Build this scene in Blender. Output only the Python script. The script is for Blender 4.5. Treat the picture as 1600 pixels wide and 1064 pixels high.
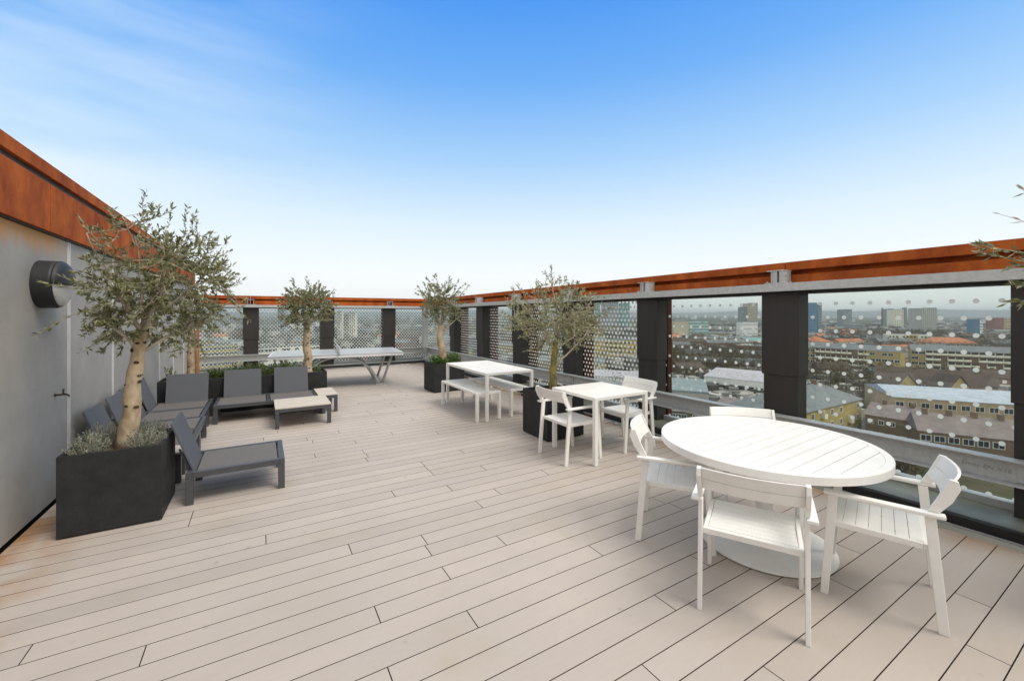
import bpy, bmesh, math, random
from mathutils import Vector, Matrix
for o in list(bpy.data.objects): bpy.data.objects.remove(o)
S = bpy.context.scene
C = S.collection
R = math.radians

# ------------------------------------------------------------------ camera
CAM_H, YAW, FPX = 1.65, 30.96, 653.4
cd = bpy.data.cameras.new('camera'); cam = bpy.data.objects.new('camera', cd); C.objects.link(cam)
cam.location = (0, 0, CAM_H); cam.rotation_euler = (R(90), 0, R(-YAW))
cd.sensor_width = 36; cd.lens = FPX / 1600 * 36; cd.shift_y = -42 / 1600
cd.clip_start = .05; cd.clip_end = 20000
S.camera = cam
# ------------------------------------------------------------------ world, sun, exposure
SUN_EL, SUN_AZ = 56, 146      # azimuth clockwise from +Y
w = bpy.data.worlds.new('World'); S.world = w; w.use_nodes = True
nt = w.node_tree; nt.nodes.clear()
def wn(t, **k):
    n = nt.nodes.new(t)
    for a, b in k.items(): setattr(n, a, b)
    return n
L = nt.links.new
sky = wn('ShaderNodeTexSky', sky_type='NISHITA', sun_disc=False)
sky.sun_elevation = R(SUN_EL); sky.sun_rotation = R(SUN_AZ); sky.air_density = 1.3; sky.dust_density = .6; sky.ozone_density = 2.5
tc = wn('ShaderNodeTexCoord'); sx = wn('ShaderNodeSeparateXYZ'); L(tc.outputs['Generated'], sx.inputs[0])
# clear-sky gradient, whitening into the haze at the horizon, mixed with the physical sky
rp = wn('ShaderNodeValToRGB'); L(sx.outputs['Z'], rp.inputs['Fac']); e = rp.color_ramp.elements
def k4(c): return (c[0] / 10, c[1] / 10, c[2] / 10, 1)
stops = [(0.0, (7.7, 7.9, 7.9)), (.09, (7.7, 8.0, 8.1)), (.20, (6.0, 7.1, 7.9)), (.34, (3.1, 5.15, 7.65)), (.48, (1.25, 3.45, 7.35)), (.62, (.42, 2.35, 7.05))]
e[0].position = 0; e[0].color = k4(stops[0][1]); e[1].position = .62; e[1].color = k4(stops[-1][1])
for p, c in stops[1:-1]: q = e.new(p); q.color = k4(c)
sc = wn('ShaderNodeVectorMath', operation='SCALE'); L(rp.outputs[0], sc.inputs[0]); sc.inputs['Scale'].default_value = 10
m0 = wn('ShaderNodeMixRGB'); m0.inputs['Fac'].default_value = .93; L(sky.outputs[0], m0.inputs['Color1']); L(sc.outputs[0], m0.inputs['Color2'])
# thin streaks of high cloud to the left
mp = wn('ShaderNodeMapping'); L(tc.outputs['Generated'], mp.inputs['Vector'])
mp.inputs['Rotation'].default_value = (0, R(-14), R(35)); mp.inputs['Scale'].default_value = (1.0, 2.6, 7)
nz = wn('ShaderNodeTexNoise'); nz.inputs['Scale'].default_value = 1.5; nz.inputs['Detail'].default_value = 7; nz.inputs['Roughness'].default_value = .5
L(mp.outputs[0], nz.inputs['Vector'])
cr = wn('ShaderNodeMapRange'); L(nz.outputs['Fac'], cr.inputs['Value'])
cr.inputs['From Min'].default_value = .42; cr.inputs['From Max'].default_value = .75; cr.inputs['To Max'].default_value = .85
lf_ = wn('ShaderNodeMapRange', interpolation_type='SMOOTHSTEP'); L(sx.outputs['X'], lf_.inputs['Value'])
lf_.inputs['From Min'].default_value = .30; lf_.inputs['From Max'].default_value = -.45
cm_ = wn('ShaderNodeMath', operation='MULTIPLY'); L(cr.outputs[0], cm_.inputs[0]); L(lf_.outputs[0], cm_.inputs[1])
m1 = wn('ShaderNodeMixRGB'); L(cm_.outputs[0], m1.inputs['Fac']); L(m0.outputs[0], m1.inputs['Color1']); m1.inputs['Color2'].default_value = (6.6, 7.4, 8.2, 1)
# unseen bright broken cloud overhead and behind the camera, added for neutral fill light
dt = wn('ShaderNodeVectorMath', operation='DOT_PRODUCT'); L(tc.outputs['Generated'], dt.inputs[0]); dt.inputs[1].default_value = (math.sin(R(YAW)), math.cos(R(YAW)), 0)
b1 = wn('ShaderNodeMapRange', interpolation_type='SMOOTHSTEP'); L(dt.outputs['Value'], b1.inputs['Value']); b1.inputs['From Min'].default_value = .54; b1.inputs['From Max'].default_value = .25
b2 = wn('ShaderNodeMapRange', interpolation_type='SMOOTHSTEP'); L(sx.outputs['Z'], b2.inputs['Value']); b2.inputs['From Min'].default_value = .62; b2.inputs['From Max'].default_value = .76
bm0 = wn('ShaderNodeMath', operation='MAXIMUM'); L(b1.outputs[0], bm0.inputs[0]); L(b2.outputs[0], bm0.inputs[1])
cn = wn('ShaderNodeTexNoise'); cn.inputs['Scale'].default_value = 3; cn.inputs['Detail'].default_value = 5; L(tc.outputs['Generated'], cn.inputs['Vector'])
ccol = wn('ShaderNodeMixRGB'); L(cn.outputs['Fac'], ccol.inputs['Fac']); ccol.inputs['Color1'].default_value = (5.6, 5.6, 5.5, 1); ccol.inputs['Color2'].default_value = (10.4, 10.1, 9.7, 1)
mx = wn('ShaderNodeMixRGB'); L(bm0.outputs[0], mx.inputs['Fac']); L(m1.outputs[0], mx.inputs['Color1']); L(ccol.outputs[0], mx.inputs['Color2'])
bg = wn('ShaderNodeBackground'); L(mx.outputs[0], bg.inputs['Color']); bg.inputs['Strength'].default_value = .12
L(bg.outputs[0], wn('ShaderNodeOutputWorld').inputs['Surface'])
sd = bpy.data.lights.new('sun', 'SUN'); so = bpy.data.objects.new('sun', sd); C.objects.link(so)
sd.energy = 2.1; sd.angle = R(28); sd.color = (1, .93, .84)
az = R(SUN_AZ); el = R(SUN_EL)
sdir = Vector((math.sin(az) * math.cos(el), math.cos(az) * math.cos(el), math.sin(el)))
so.rotation_euler = sdir.to_track_quat('Z', 'Y').to_euler(); so.location = (0, 0, 30)
S.view_settings.view_transform = 'Standard'; S.view_settings.look = 'None'
S.view_settings.gamma = 1; S.view_settings.exposure = 0.15
S.cycles.max_bounces = 8; S.cycles.transparent_max_bounces = 24; S.cycles.volume_bounces = 0

# ------------------------------------------------------------------ helpers
class MB:
    def __init__(s): s.v = []; s.f = []; s.c = []; s.cur = 0.5
    def tone(s, t): s.cur = t; return s
    def poly(s, pts, faces):
        b = len(s.v); s.v += [tuple(p) for p in pts]
        for f in faces: s.f.append(tuple(b + i for i in f)); s.c.append(s.cur)
        return s
    def hexa(s, p):
        return s.poly(p, [(3, 2, 1, 0), (4, 5, 6, 7), (0, 1, 5, 4), (1, 2, 6, 5), (2, 3, 7, 6), (3, 0, 4, 7)])
    def box(s, x0, x1, y0, y1, z0, z1):
        return s.hexa([(x0, y0, z0), (x1, y0, z0), (x1, y1, z0), (x0, y1, z0), (x0, y0, z1), (x1, y0, z1), (x1, y1, z1), (x0, y1, z1)])
    def ybeam(s, x0, x1, y0, y1, z0, z1, sl):   # box along Y falling by sl per metre
        a, b = -sl * y0, -sl * y1
        return s.hexa([(x0, y0, z0 + a), (x1, y0, z0 + a), (x1, y1, z0 + b), (x0, y1, z0 + b), (x0, y0, z1 + a), (x1, y0, z1 + a), (x1, y1, z1 + b), (x0, y1, z1 + b)])
    def prism(s, prof, a, b, axis='x'):        # profile (u,v) extruded along axis from a to b
        n = len(prof)
        def P(u, v, t): return {'x': (t, u, v), 'y': (u, t, v), 'z': (u, v, t)}[axis]
        pts = [P(u, v, a) for u, v in prof] + [P(u, v, b) for u, v in prof]
        f = [tuple(range(n))[::-1], tuple(range(n, 2 * n))] + [(i, (i + 1) % n, n + (i + 1) % n, n + i) for i in range(n)]
        return s.poly(pts, f)
    def tube(s, pts, rad, n=8, cap=True):
        pts = [Vector(p) for p in pts]; m = len(pts)
        if not isinstance(rad, (list, tuple)): rad = [rad] * m
        out = []; up = None
        for i, p in enumerate(pts):
            d = (pts[min(i + 1, m - 1)] - pts[max(i - 1, 0)]).normalized()
            if up is None:
                up = Vector((0, 0, 1)) if abs(d.z) < .9 else Vector((1, 0, 0))
            x = d.cross(up).normalized(); y = d.cross(x).normalized(); up = -y if False else up
            for k in range(n):
                a = 2 * math.pi * k / n
                out.append(p + (x * math.cos(a) + y * math.sin(a)) * rad[i])
        f = [(i * n + k, i * n + (k + 1) % n, (i + 1) * n + (k + 1) % n, (i + 1) * n + k) for i in range(m - 1) for k in range(n)]
        if cap: f += [tuple(range(n))[::-1], tuple((m - 1) * n + k for k in range(n))]
        return s.poly(out, f)
    def lathe(s, prof, cx=0, cy=0, n=48, axis='z', origin=(0, 0, 0)):
        ox, oy, oz = origin; pts = []
        for r, z in prof:
            for k in range(n):
                a = 2 * math.pi * k / n; u, v = r * math.cos(a), r * math.sin(a)
                pts.append((ox + u + cx, oy + v + cy, oz + z) if axis == 'z' else (ox + z, oy + u, oz + v))
        m = len(prof)
        f = [(i * n + k, i * n + (k + 1) % n, (i + 1) * n + (k + 1) % n, (i + 1) * n + k) for i in range(m - 1) for k in range(n)]
        f += [tuple(range(n))[::-1], tuple((m - 1) * n + k for k in range(n))]
        return s.poly(pts, f)
    def build(s, name, mt, parent=None, bevel=0, smooth=False, fix=True):
        me = bpy.data.meshes.new(name); me.from_pydata(s.v, [], s.f)
        if fix and len(s.f) < 30000:
            bm = bmesh.new(); bm.from_mesh(me); bmesh.ops.recalc_face_normals(bm, faces=bm.faces); bm.to_mesh(me); bm.free()
        at = me.attributes.new('tone', 'FLOAT', 'FACE')
        at.data.foreach_set('value', s.c)
        me.materials.append(mt)
        if smooth:
            me.polygons.foreach_set('use_smooth', [True] * len(me.polygons))
        o = bpy.data.objects.new(name, me); C.objects.link(o)
        if parent: o.parent = parent
        if bevel:
            b = o.modifiers.new('bevel', 'BEVEL'); b.width = bevel; b.segments = 2; b.limit_method = 'ANGLE'; b.angle_limit = R(40)
        return o
def thing(name, label, cat, loc=(0, 0, 0), rz=0, group=None):
    o = bpy.data.objects.new(name, None); C.objects.link(o); o.empty_display_size = .1
    o.location = loc; o.rotation_euler = (0, 0, rz); return tag(o, label, cat, group)
def tag(o, label, cat, group=None):
    o['label'] = label; o['category'] = cat
    if group: o['group'] = group
    return o
def struct(o, kind='structure'): o['kind'] = kind; return o
def dup(root, loc, rz, label=None, group=None, skip=()):
    r = root.copy(); C.objects.link(r); r.location = loc; r.rotation_euler = (0, 0, rz)
    if label: r['label'] = label
    if group: r['group'] = group
    for ch in list(root.children):
        if ch.name.split('.')[0] in skip: continue
        c = ch.copy(); C.objects.link(c); c.parent = r
        for g in list(ch.children):
            d = g.copy(); C.objects.link(d); d.parent = c
    return r

# ------------------------------------------------------------------ materials
def mat(name, col, rough=.6, metal=0, var=0, vscale=8, col2=None, bump=0, bscale=60, tone=0, spec=.5, stretch=None, detail=6, contrast=(.35, .65), trans=0):
    m = bpy.data.materials.new(name); m.use_nodes = True; t = m.node_tree; N = t.nodes; K = t.links.new
    b = N['Principled BSDF']; b.inputs['Roughness'].default_value = rough; b.inputs['Metallic'].default_value = metal
    b.inputs['Specular IOR Level'].default_value = spec
    c4 = (*col, 1); b.inputs['Base Color'].default_value = c4
    co = N.new('ShaderNodeTexCoord'); vec = co.outputs['Object']
    if stretch:
        mpp = N.new('ShaderNodeMapping'); mpp.inputs['Scale'].default_value = stretch; K(vec, mpp.inputs['Vector']); vec = mpp.outputs[0]
    last = None
    if var or col2:
        n = N.new('ShaderNodeTexNoise'); n.inputs['Scale'].default_value = vscale; n.inputs['Detail'].default_value = detail; n.inputs['Roughness'].default_value = .65
        K(vec, n.inputs['Vector'])
        r = N.new('ShaderNodeMapRange'); K(n.outputs['Fac'], r.inputs['Value']); r.inputs['From Min'].default_value = contrast[0]; r.inputs['From Max'].default_value = contrast[1]
        x = N.new('ShaderNodeMixRGB'); K(r.outputs[0], x.inputs['Fac'])
        if col2: x.inputs['Color1'].default_value = c4; x.inputs['Color2'].default_value = (*col2, 1)
        else:
            x.inputs['Color1'].default_value = (*[q * (1 - var) for q in col], 1); x.inputs['Color2'].default_value = (*[min(1, q * (1 + var)) for q in col], 1)
        last = x.outputs[0]
    if tone:
        a = N.new('ShaderNodeAttribute'); a.attribute_name = 'tone'
        r2 = N.new('ShaderNodeMapRange'); K(a.outputs['Fac'], r2.inputs['Value']); r2.inputs['To Min'].default_value = 1 - tone; r2.inputs['To Max'].default_value = 1 + tone
        g = N.new('ShaderNodeVectorMath'); g.operation = 'SCALE'
        if last: K(last, g.inputs[0])
        else: g.inputs[0].default_value = col
        K(r2.outputs[0], g.inputs['Scale']); last = g.outputs[0]
    if last: K(last, b.inputs['Base Color'])
    if bump:
        n2 = N.new('ShaderNodeTexNoise'); n2.inputs['Scale'].default_value = bscale; n2.inputs['Detail'].default_value = 4; K(vec, n2.inputs['Vector'])
        bp = N.new('ShaderNodeBump'); bp.inputs['Strength'].default_value = bump; bp.inputs['Distance'].default_value = .01
        K(n2.outputs['Fac'], bp.inputs['Height']); K(bp.outputs[0], b.inputs['Normal'])
    if trans:
        tr = N.new('ShaderNodeBsdfTranslucent'); mxs = N.new('ShaderNodeMixShader'); mxs.inputs[0].default_value = trans
        if last: K(last, tr.inputs['Color'])
        else: tr.inputs['Color'].default_value = c4
        K(b.outputs[0], mxs.inputs[1]); K(tr.outputs[0], mxs.inputs[2]); K(mxs.outputs[0], N['Material Output'].inputs['Surface'])
    return m
M = {}
M['white'] = mat('white_powder_coat', (.835, .83, .80), .42, var=.05, vscale=3.5, bump=.08, bscale=300)
M['corten'] = mat('rusted_steel', (.25, .050, .011), .85, col2=(.46, .115, .020), vscale=4.5, bump=.35, bscale=90, detail=10, spec=.2, stretch=(1, 1, .55))
M['corten_dark'] = mat('dark_rusted_steel', (.055, .021, .013), .85, var=.3, vscale=5, bump=.2, spec=.2)
M['galv'] = mat('galvanised_steel', (.43, .455, .455), .5, metal=.35, col2=(.54, .55, .55), vscale=22, bump=.12, bscale=40, detail=8)
M['clad'] = mat('black_metal_cladding', (.024, .021, .020), .55, var=.25, vscale=2.5, bump=.1, bscale=200, stretch=(1, 1, .25))
M['dark'] = mat('black_trim', (.012, .012, .012), .6, var=.2, vscale=6)
M['ledge'] = mat('wet_dark_sheet_metal', (.15, .155, .125), .45, col2=(.26, .265, .215), vscale=2.5, bump=.05, bscale=10)
M['planter'] = mat('black_fibre_cement', (.020, .021, .022), .62, var=.25, vscale=7, bump=.15, bscale=120, spec=.35)
M['soil'] = mat('potting_soil', (.05, .035, .022), .95, col2=(.12, .085, .05), vscale=40, bump=.8, bscale=60)
M['frame'] = mat('charcoal_metal_frame', (.078, .083, .09), .38, metal=.3, var=.08, vscale=20)
M['panel'] = mat('slate_backrest_fabric', (.105, .112, .128), .75, var=.06, vscale=300, bump=.25, bscale=500, spec=.25)
M['wood'] = mat('bleached_wood_top', (.50, .455, .385), .6, col2=(.62, .575, .50), vscale=6, stretch=(1, 9, 9), bump=.1, bscale=20)
M['bark'] = mat('olive_bark', (.30, .225, .14), .9, col2=(.50, .40, .27), vscale=9, stretch=(1, 1, .5), bump=.9, bscale=22, contrast=(.38, .55))
M['lichen'] = mat('lichen_covered_bark', (.11, .095, .06), .9, col2=(.33, .27, .06), vscale=12, stretch=(1, 1, .5), bump=.9, bscale=25)
M['knot'] = mat('dark_pruning_scar', (.07, .045, .028), .95, var=.3, vscale=40)
M['twig'] = mat('grey_brown_twig', (.40, .35, .27), .85, var=.2, vscale=20)
M['stake'] = mat('orange_timber_stake', (.40, .17, .06), .7, var=.2, vscale=20, stretch=(6, 6, .6))
M['brass'] = mat('tarnished_brass', (.07, .05, .03), .5, metal=.6, var=.3, vscale=60)
M['lampblk'] = mat('black_lamp_housing', (.018, .020, .022), .55, var=.15, vscale=30)
M['lens'] = mat('frosted_lamp_glass', (.62, .64, .62), .18)
M['strip'] = mat('pale_joint_strip', (.62, .62, .61), .5, var=.08, vscale=10)
M['ppblue'] = mat('pale_grey_table_surface', (.42, .45, .465), .35, var=.03, vscale=4)
M['net'] = mat('white_net_plate', (.74, .75, .75), .4)
M['hill'] = mat('far_hills', (.09, .11, .115), .95, var=.3, vscale=.004)

def leafmat(name, top, under, tone=.35, trans=.25):
    m = mat(name, top, .5, tone=tone); t = m.node_tree; N = t.nodes; K = t.links.new
    b = N['Principled BSDF']; src = b.inputs['Base Color'].links[0].from_socket
    g = N.new('ShaderNodeNewGeometry'); mm = N.new('ShaderNodeMixRGB'); K(g.outputs['Backfacing'], mm.inputs['Fac'])
    K(src, mm.inputs['Color1']); mm.inputs['Color2'].default_value = (*under, 1); K(mm.outputs[0], b.inputs['Base Color'])
    tr = N.new('ShaderNodeBsdfTranslucent'); K(mm.outputs[0], tr.inputs['Color']); ms = N.new('ShaderNodeMixShader'); ms.inputs[0].default_value = trans
    K(b.outputs[0], ms.inputs[1]); K(tr.outputs[0], ms.inputs[2]); K(ms.outputs[0], N['Material Output'].inputs['Surface'])
    return m
M['olive'] = leafmat('olive_leaves', (.165, .175, .065), (.34, .345, .21), .5)
M['olive2'] = leafmat('dusty_olive_leaves', (.21, .215, .095), (.42, .42, .26), .45)
M['box'] = leafmat('glossy_green_leaves', (.055, .12, .018), (.09, .15, .035))
M['box2'] = leafmat('bright_green_leaves', (.095, .19, .03), (.12, .2, .05))
M['silver'] = leafmat('silvery_leaves', (.23, .25, .19), (.32, .34, .27))

# deck: pale boards with faint stains, scuffs and rust wash by the walls
def deckmat():
    m = mat('composite_deck_board', (.468, .418, .376), .62, var=.03, vscale=2.2, tone=.06, spec=.3)
    t = m.node_tree; N = t.nodes; K = t.links.new; b = N['Principled BSDF']; src = b.inputs['Base Color'].links[0].from_socket
    co = N.new('ShaderNodeTexCoord'); ob = co.outputs['Object']; s = N.new('ShaderNodeSeparateXYZ'); K(ob, s.inputs[0])
    def noise(sc, det=5, st=None):
        v = ob
        if st: q = N.new('ShaderNodeMapping'); q.inputs['Scale'].default_value = st; K(ob, q.inputs['Vector']); v = q.outputs[0]
        n = N.new('ShaderNodeTexNoise'); n.inputs['Scale'].default_value = sc; n.inputs['Detail'].default_value = det; K(v, n.inputs['Vector']); return n.outputs['Fac']
    def rng(v, a, c, lo=0, hi=1):
        r = N.new('ShaderNodeMapRange'); K(v, r.inputs['Value']); r.inputs['From Min'].default_value = a; r.inputs['From Max'].default_value = c
        r.inputs['To Min'].default_value = lo; r.inputs['To Max'].default_value = hi; return r.outputs[0]
    def mul(a, c):
        q = N.new('ShaderNodeMath'); q.operation = 'MULTIPLY'; K(a, q.inputs[0])
        if isinstance(c, float): q.inputs[1].default_value = c
        else: K(c, q.inputs[1])
        return q.outputs[0]
    def mix(f, a, col):
        q = N.new('ShaderNodeMixRGB'); K(f, q.inputs['Fac']); K(a, q.inputs['Color1']); q.inputs['Color2'].default_value = (*col, 1); return q.outputs[0]
    c = src
    c = mix(rng(noise(.55, 4), .50, .72, 0, .55), c, (.36, .32, .28))           # broad traffic grime
    c = mix(rng(noise(60, 3, (.12, 1, 1)), .4, .7, 0, .10), c, (.36, .31, .27))  # fine brushed grain along the board
    c = mix(rng(noise(1.7, 6), .56, .70, 0, .26), c, (.36, .31, .20))           # yellowish damp stains
    c = mix(rng(noise(9, 8), .68, .74, 0, .5), c, (.26, .24, .21))              # little marks
    edge = rng(s.outputs['X'], -1.05, -1.52); ew = mul(edge, rng(noise(2.4), .38, .55))
    nearY = rng(s.outputs['Y'], 6.0, 4.6)
    c = mix(mul(mul(ew, nearY), .85), c, (.33, .15, .035))                      # rust wash by the left wall
    e2 = rng(s.outputs['X'], 4.15, 4.48); c = mix(mul(mul(e2, rng(noise(3.1), .35, .6)), .7), c, (.40, .22, .09))
    K(c, b.inputs['Base Color'])
    rr = rng(noise(3, 5), .35, .65, .5, .72); K(rr, b.inputs['Roughness'])
    n2 = N.new('ShaderNodeTexNoise'); n2.inputs['Scale'].default_value = 260; mp = N.new('ShaderNodeMapping'); mp.inputs['Scale'].default_value = (.1, 1, 1); K(ob, mp.inputs[0]); K(mp.outputs[0], n2.inputs['Vector'])
    bp = N.new('ShaderNodeBump'); bp.inputs['Strength'].default_value = .25; bp.inputs['Distance'].default_value = .003; K(n2.outputs['Fac'], bp.inputs['Height']); K(bp.outputs[0], b.inputs['Normal'])
    return m
M['deck'] = deckmat()
M['gap_shade'] = mat('shaded_board_side', (.09, .07, .055), .8)  # board sides darkened: shade of the gaps put into the colour
# rendered wall with rust drips below the corten
def wallmat():
    m = mat('grey_render', (.345, .335, .315), .85, var=.10, vscale=1.6, bump=.25, bscale=220)
    t = m.node_tree; N = t.nodes; K = t.links.new; b = N['Principled BSDF']; src = b.inputs['Base Color'].links[0].from_socket
    co = N.new('ShaderNodeTexCoord'); s = N.new('ShaderNodeSeparateXYZ'); K(co.outputs['Object'], s.inputs[0])
    mp = N.new('ShaderNodeMapping'); mp.inputs['Scale'].default_value = (1, 14, .7); K(co.outputs['Object'], mp.inputs[0])
    n = N.new('ShaderNodeTexNoise'); n.inputs['Scale'].default_value = 1.6; n.inputs['Detail'].default_value = 5; K(mp.outputs[0], n.inputs['Vector'])
    r = N.new('ShaderNodeMapRange'); K(s.outputs['Z'], r.inputs['Value']); r.inputs['From Min'].default_value = 2.02; r.inputs['From Max'].default_value = 2.32
    a = N.new('ShaderNodeMath'); a.operation = 'ADD'; K(n.outputs['Fac'], a.inputs[0]); K(r.outputs[0], a.inputs[1])
    r2 = N.new('ShaderNodeMapRange'); K(a.outputs[0], r2.inputs['Value']); r2.inputs['From Min'].default_value = .85; r2.inputs['From Max'].default_value = 1.35; r2.inputs['To Max'].default_value = .85
    y = N.new('ShaderNodeMapRange'); K(s.outputs['Y'], y.inputs['Value']); y.inputs['From Min'].default_value = 5.6; y.inputs['From Max'].default_value = 5.1
    mu = N.new('ShaderNodeMath'); mu.operation = 'MULTIPLY'; K(r2.outputs[0], mu.inputs[0]); K(y.outputs[0], mu.inputs[1])
    x = N.new('ShaderNodeMixRGB'); K(mu.outputs[0], x.inputs['Fac']); K(src, x.inputs['Color1']); x.inputs['Color2'].default_value = (.52, .25, .06, 1)
    K(x.outputs[0], b.inputs['Base Color']); return m
M['render'] = wallmat()
# woven mesh of the seats: fine threads, slightly see-through look by colour only
M['mesh'] = mat('woven_mesh_seat', (.15, .138, .13), .6, var=.18, vscale=350, bump=.4, bscale=600, detail=2)
# clear glass with a printed pattern of white dots
def glassmat(name, px, pz, rad, axis):
    m = bpy.data.materials.new(name); m.use_nodes = True; t = m.node_tree; N = t.nodes; K = t.links.new; N.clear()
    out = N.new('ShaderNodeOutputMaterial'); co = N.new('ShaderNodeTexCoord'); s = N.new('ShaderNodeSeparateXYZ'); K(co.outputs['Object'], s.inputs[0])
    def ma(op, a, b=None, c=None):
        q = N.new('ShaderNodeMath'); q.operation = op
        for i, v in enumerate((a, b, c)):
            if v is None: continue
            if isinstance(v, (int, float)): q.inputs[i].default_value = v
            else: K(v, q.inputs[i])
        return q.outputs[0]
    u = s.outputs[axis]; v = s.outputs['Z']
    row = ma('DIVIDE', ma('SUBTRACT', v, 1.755), pz); ri = ma('FLOOR', ma('ADD', row, .5))
    dv = ma('MULTIPLY', ma('SUBTRACT', row, ri), pz)
    off = ma('MULTIPLY', ma('MODULO', ma('ABSOLUTE', ri), 2), .5)
    cu = ma('ADD', ma('DIVIDE', ma('SUBTRACT', u, 1.853), px), off)
    du = ma('MULTIPLY', ma('SUBTRACT', cu, ma('FLOOR', ma('ADD', cu, .5))), px)
    d2 = ma('ADD', ma('MULTIPLY', du, du), ma('MULTIPLY', dv, dv))
    dot = ma('MULTIPLY', ma('LESS_THAN', d2, rad * rad), ma('LESS_THAN', s.outputs['X' if axis == 'Y' else 'Y'], 5.125 if axis == 'Y' else 13.975))   # printed on the inner face only
    tr = N.new('ShaderNodeBsdfTransparent'); tr.inputs['Color'].default_value = (.87, .905, .885, 1)
    gl = N.new('ShaderNodeBsdfGlossy'); gl.inputs['Roughness'].default_value = .01; gl.inputs['Color'].default_value = (.9, .95, .95, 1)
    fr = N.new('ShaderNodeFresnel'); fr.inputs['IOR'].default_value = 1.45
    ge = N.new('ShaderNodeNewGeometry')     # reflect on the face turned to the viewer only, as a thin sheet does
    g = N.new('ShaderNodeMixShader'); K(ma('MULTIPLY', ma('MULTIPLY', fr.outputs[0], 1.5), ma('SUBTRACT', 1.0, ge.outputs['Backfacing'])), g.inputs[0]); K(tr.outputs[0], g.inputs[1]); K(gl.outputs[0], g.inputs[2])
    df = N.new('ShaderNodeBsdfDiffuse'); df.inputs['Color'].default_value = (.93, .95, .92, 1)
    tl = N.new('ShaderNodeBsdfTranslucent'); tl.inputs['Color'].default_value = (.93, .95, .92, 1)
    dm = N.new('ShaderNodeMixShader'); dm.inputs[0].default_value = .45; K(df.outputs[0], dm.inputs[1]); K(tl.outputs[0], dm.inputs[2])
    mm = N.new('ShaderNodeMixShader'); K(ma('MULTIPLY', dot, 1.0), mm.inputs[0]); K(g.outputs[0], mm.inputs[1]); K(dm.outputs[0], mm.inputs[2])
    K(mm.outputs[0], out.inputs['Surface']); return m
M['glass_s'] = glassmat('glass_with_spaced_dots', .142, .144, .0195, 'Y')
M['glass_d'] = glassmat('glass_with_dense_dots', .082, .0715, .0205, 'Y')
M['glass_f'] = glassmat('glass_with_close_dots', .093, .0535, .0190, 'X')

# ------------------------------------------------------------------ city materials
CM = {}
def cm(name, c, **k):
    c = tuple(min(.8, q * 1.25) for q in c); CM[name] = mat('city_' + name, c, .85, var=k.pop('var', .15), vscale=k.pop('vscale', .5), spec=.2, **k)
cm('yellow_brick', (.34, .27, .11)); cm('brown_brick', (.17, .12, .08)); cm('red_brick', (.22, .085, .06)); cm('tan_brick', (.40, .31, .20))
cm('concrete', (.36, .36, .33)); cm('cream', (.62, .60, .50)); cm('white_paint', (.72, .73, .72)); cm('grey_cladding', (.22, .25, .27))
cm('slate', (.15, .165, .175)); cm('brown_tile', (.085, .065, .055)); cm('mauve_tile', (.19, .16, .16)); cm('orange_tile', (.36, .15, .085))
cm('metal_roof', (.34, .38, .44)); cm('lilac_roof', (.37, .35, .39)); cm('felt', (.20, .24, .25)); cm('blue_cladding', (.07, .16, .27)); cm('teal', (.17, .30, .30))
cm('road', (.07, .07, .07)); cm('dark_glass', (.03, .035, .045)); cm('olive_brown', (.10, .09, .045)); cm('beige', (.42, .38, .30))
CM['window_white'] = mat('white_window_frame', (.8, .8, .8), .5); CM['pane'] = mat('dark_window_pane', (.03, .04, .05), .15)
GZ = -32.0
FX, FY = math.sin(R(YAW)), math.cos(R(YAW)); RX, RY = math.cos(R(YAW)), -math.sin(R(YAW))
def Pd(px, d):
    k = (px - 800) / FPX; return (d * (FX + k * RX), d * (FY + k * RY))

# ------------------------------------------------------------------ ground, hills, building below
def grid_ground():
    m = bpy.data.materials.new('city_ground'); m.use_nodes = True; t = m.node_tree; N = t.nodes; K = t.links.new; b = N['Principled BSDF']; b.inputs['Roughness'].default_value = .95
    b.inputs['Specular IOR Level'].default_value = .1
    co = N.new('ShaderNodeTexCoord'); n = N.new('ShaderNodeTexNoise'); n.inputs['Scale'].default_value = .02; n.inputs['Detail'].default_value = 10; K(co.outputs['Object'], n.inputs['Vector'])
    r = N.new('ShaderNodeValToRGB'); K(n.outputs['Fac'], r.inputs['Fac']); e = r.color_ramp.elements
    e[0].position = .32; e[0].color = (.10, .10, .095, 1); e[1].position = .68; e[1].color = (.13, .125, .11, 1)
    for p, c in ((.42, (.045, .065, .022, 1)), (.52, (.10, .085, .055, 1)), (.6, (.055, .06, .03, 1))): q = e.new(p); q.color = c
    K(r.outputs[0], b.inputs['Base Color']); return m
mb = MB(); mb.poly([(-9000, -9000, GZ), (9000, -9000, GZ), (9000, 9000, GZ), (-9000, 9000, GZ)], [(0, 1, 2, 3)])
struct(mb.build('ground', grid_ground(), fix=False))
random.seed(5)
mb = MB(); n = 160; pts = []; hh = []
for i in range(n + 1):
    a = R(-75 + 170 * i / n); x = i * .21
    h = 62 + 14 * math.sin(x * .7) + 9 * math.sin(x * 1.9 + 1) + 5 * math.sin(x * 4.3) + random.uniform(-2, 2)
    hh.append((a, h))
for a, h in hh:
    s_, c_ = math.sin(a), math.cos(a)
    pts += [(5600 * s_, 5600 * c_, GZ), (6400 * s_, 6400 * c_, GZ + h * .8), (6900 * s_, 6900 * c_, GZ + h), (8200 * s_, 8200 * c_, GZ)]
mb.poly(pts, [(i * 4 + j, (i + 1) * 4 + j, (i + 1) * 4 + j + 1, i * 4 + j + 1) for i in range(n) for j in range(3)])
struct(mb.build('hills', M['hill'], smooth=True, fix=False))
mb = MB(); mb.box(-14, 5.32, -6, 14.17, GZ + .01, -.32)
bb = mb.build('tower_building', CM['concrete']); tag(bb, 'tall pale building carrying the roof terrace and its deck', 'building')

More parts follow.
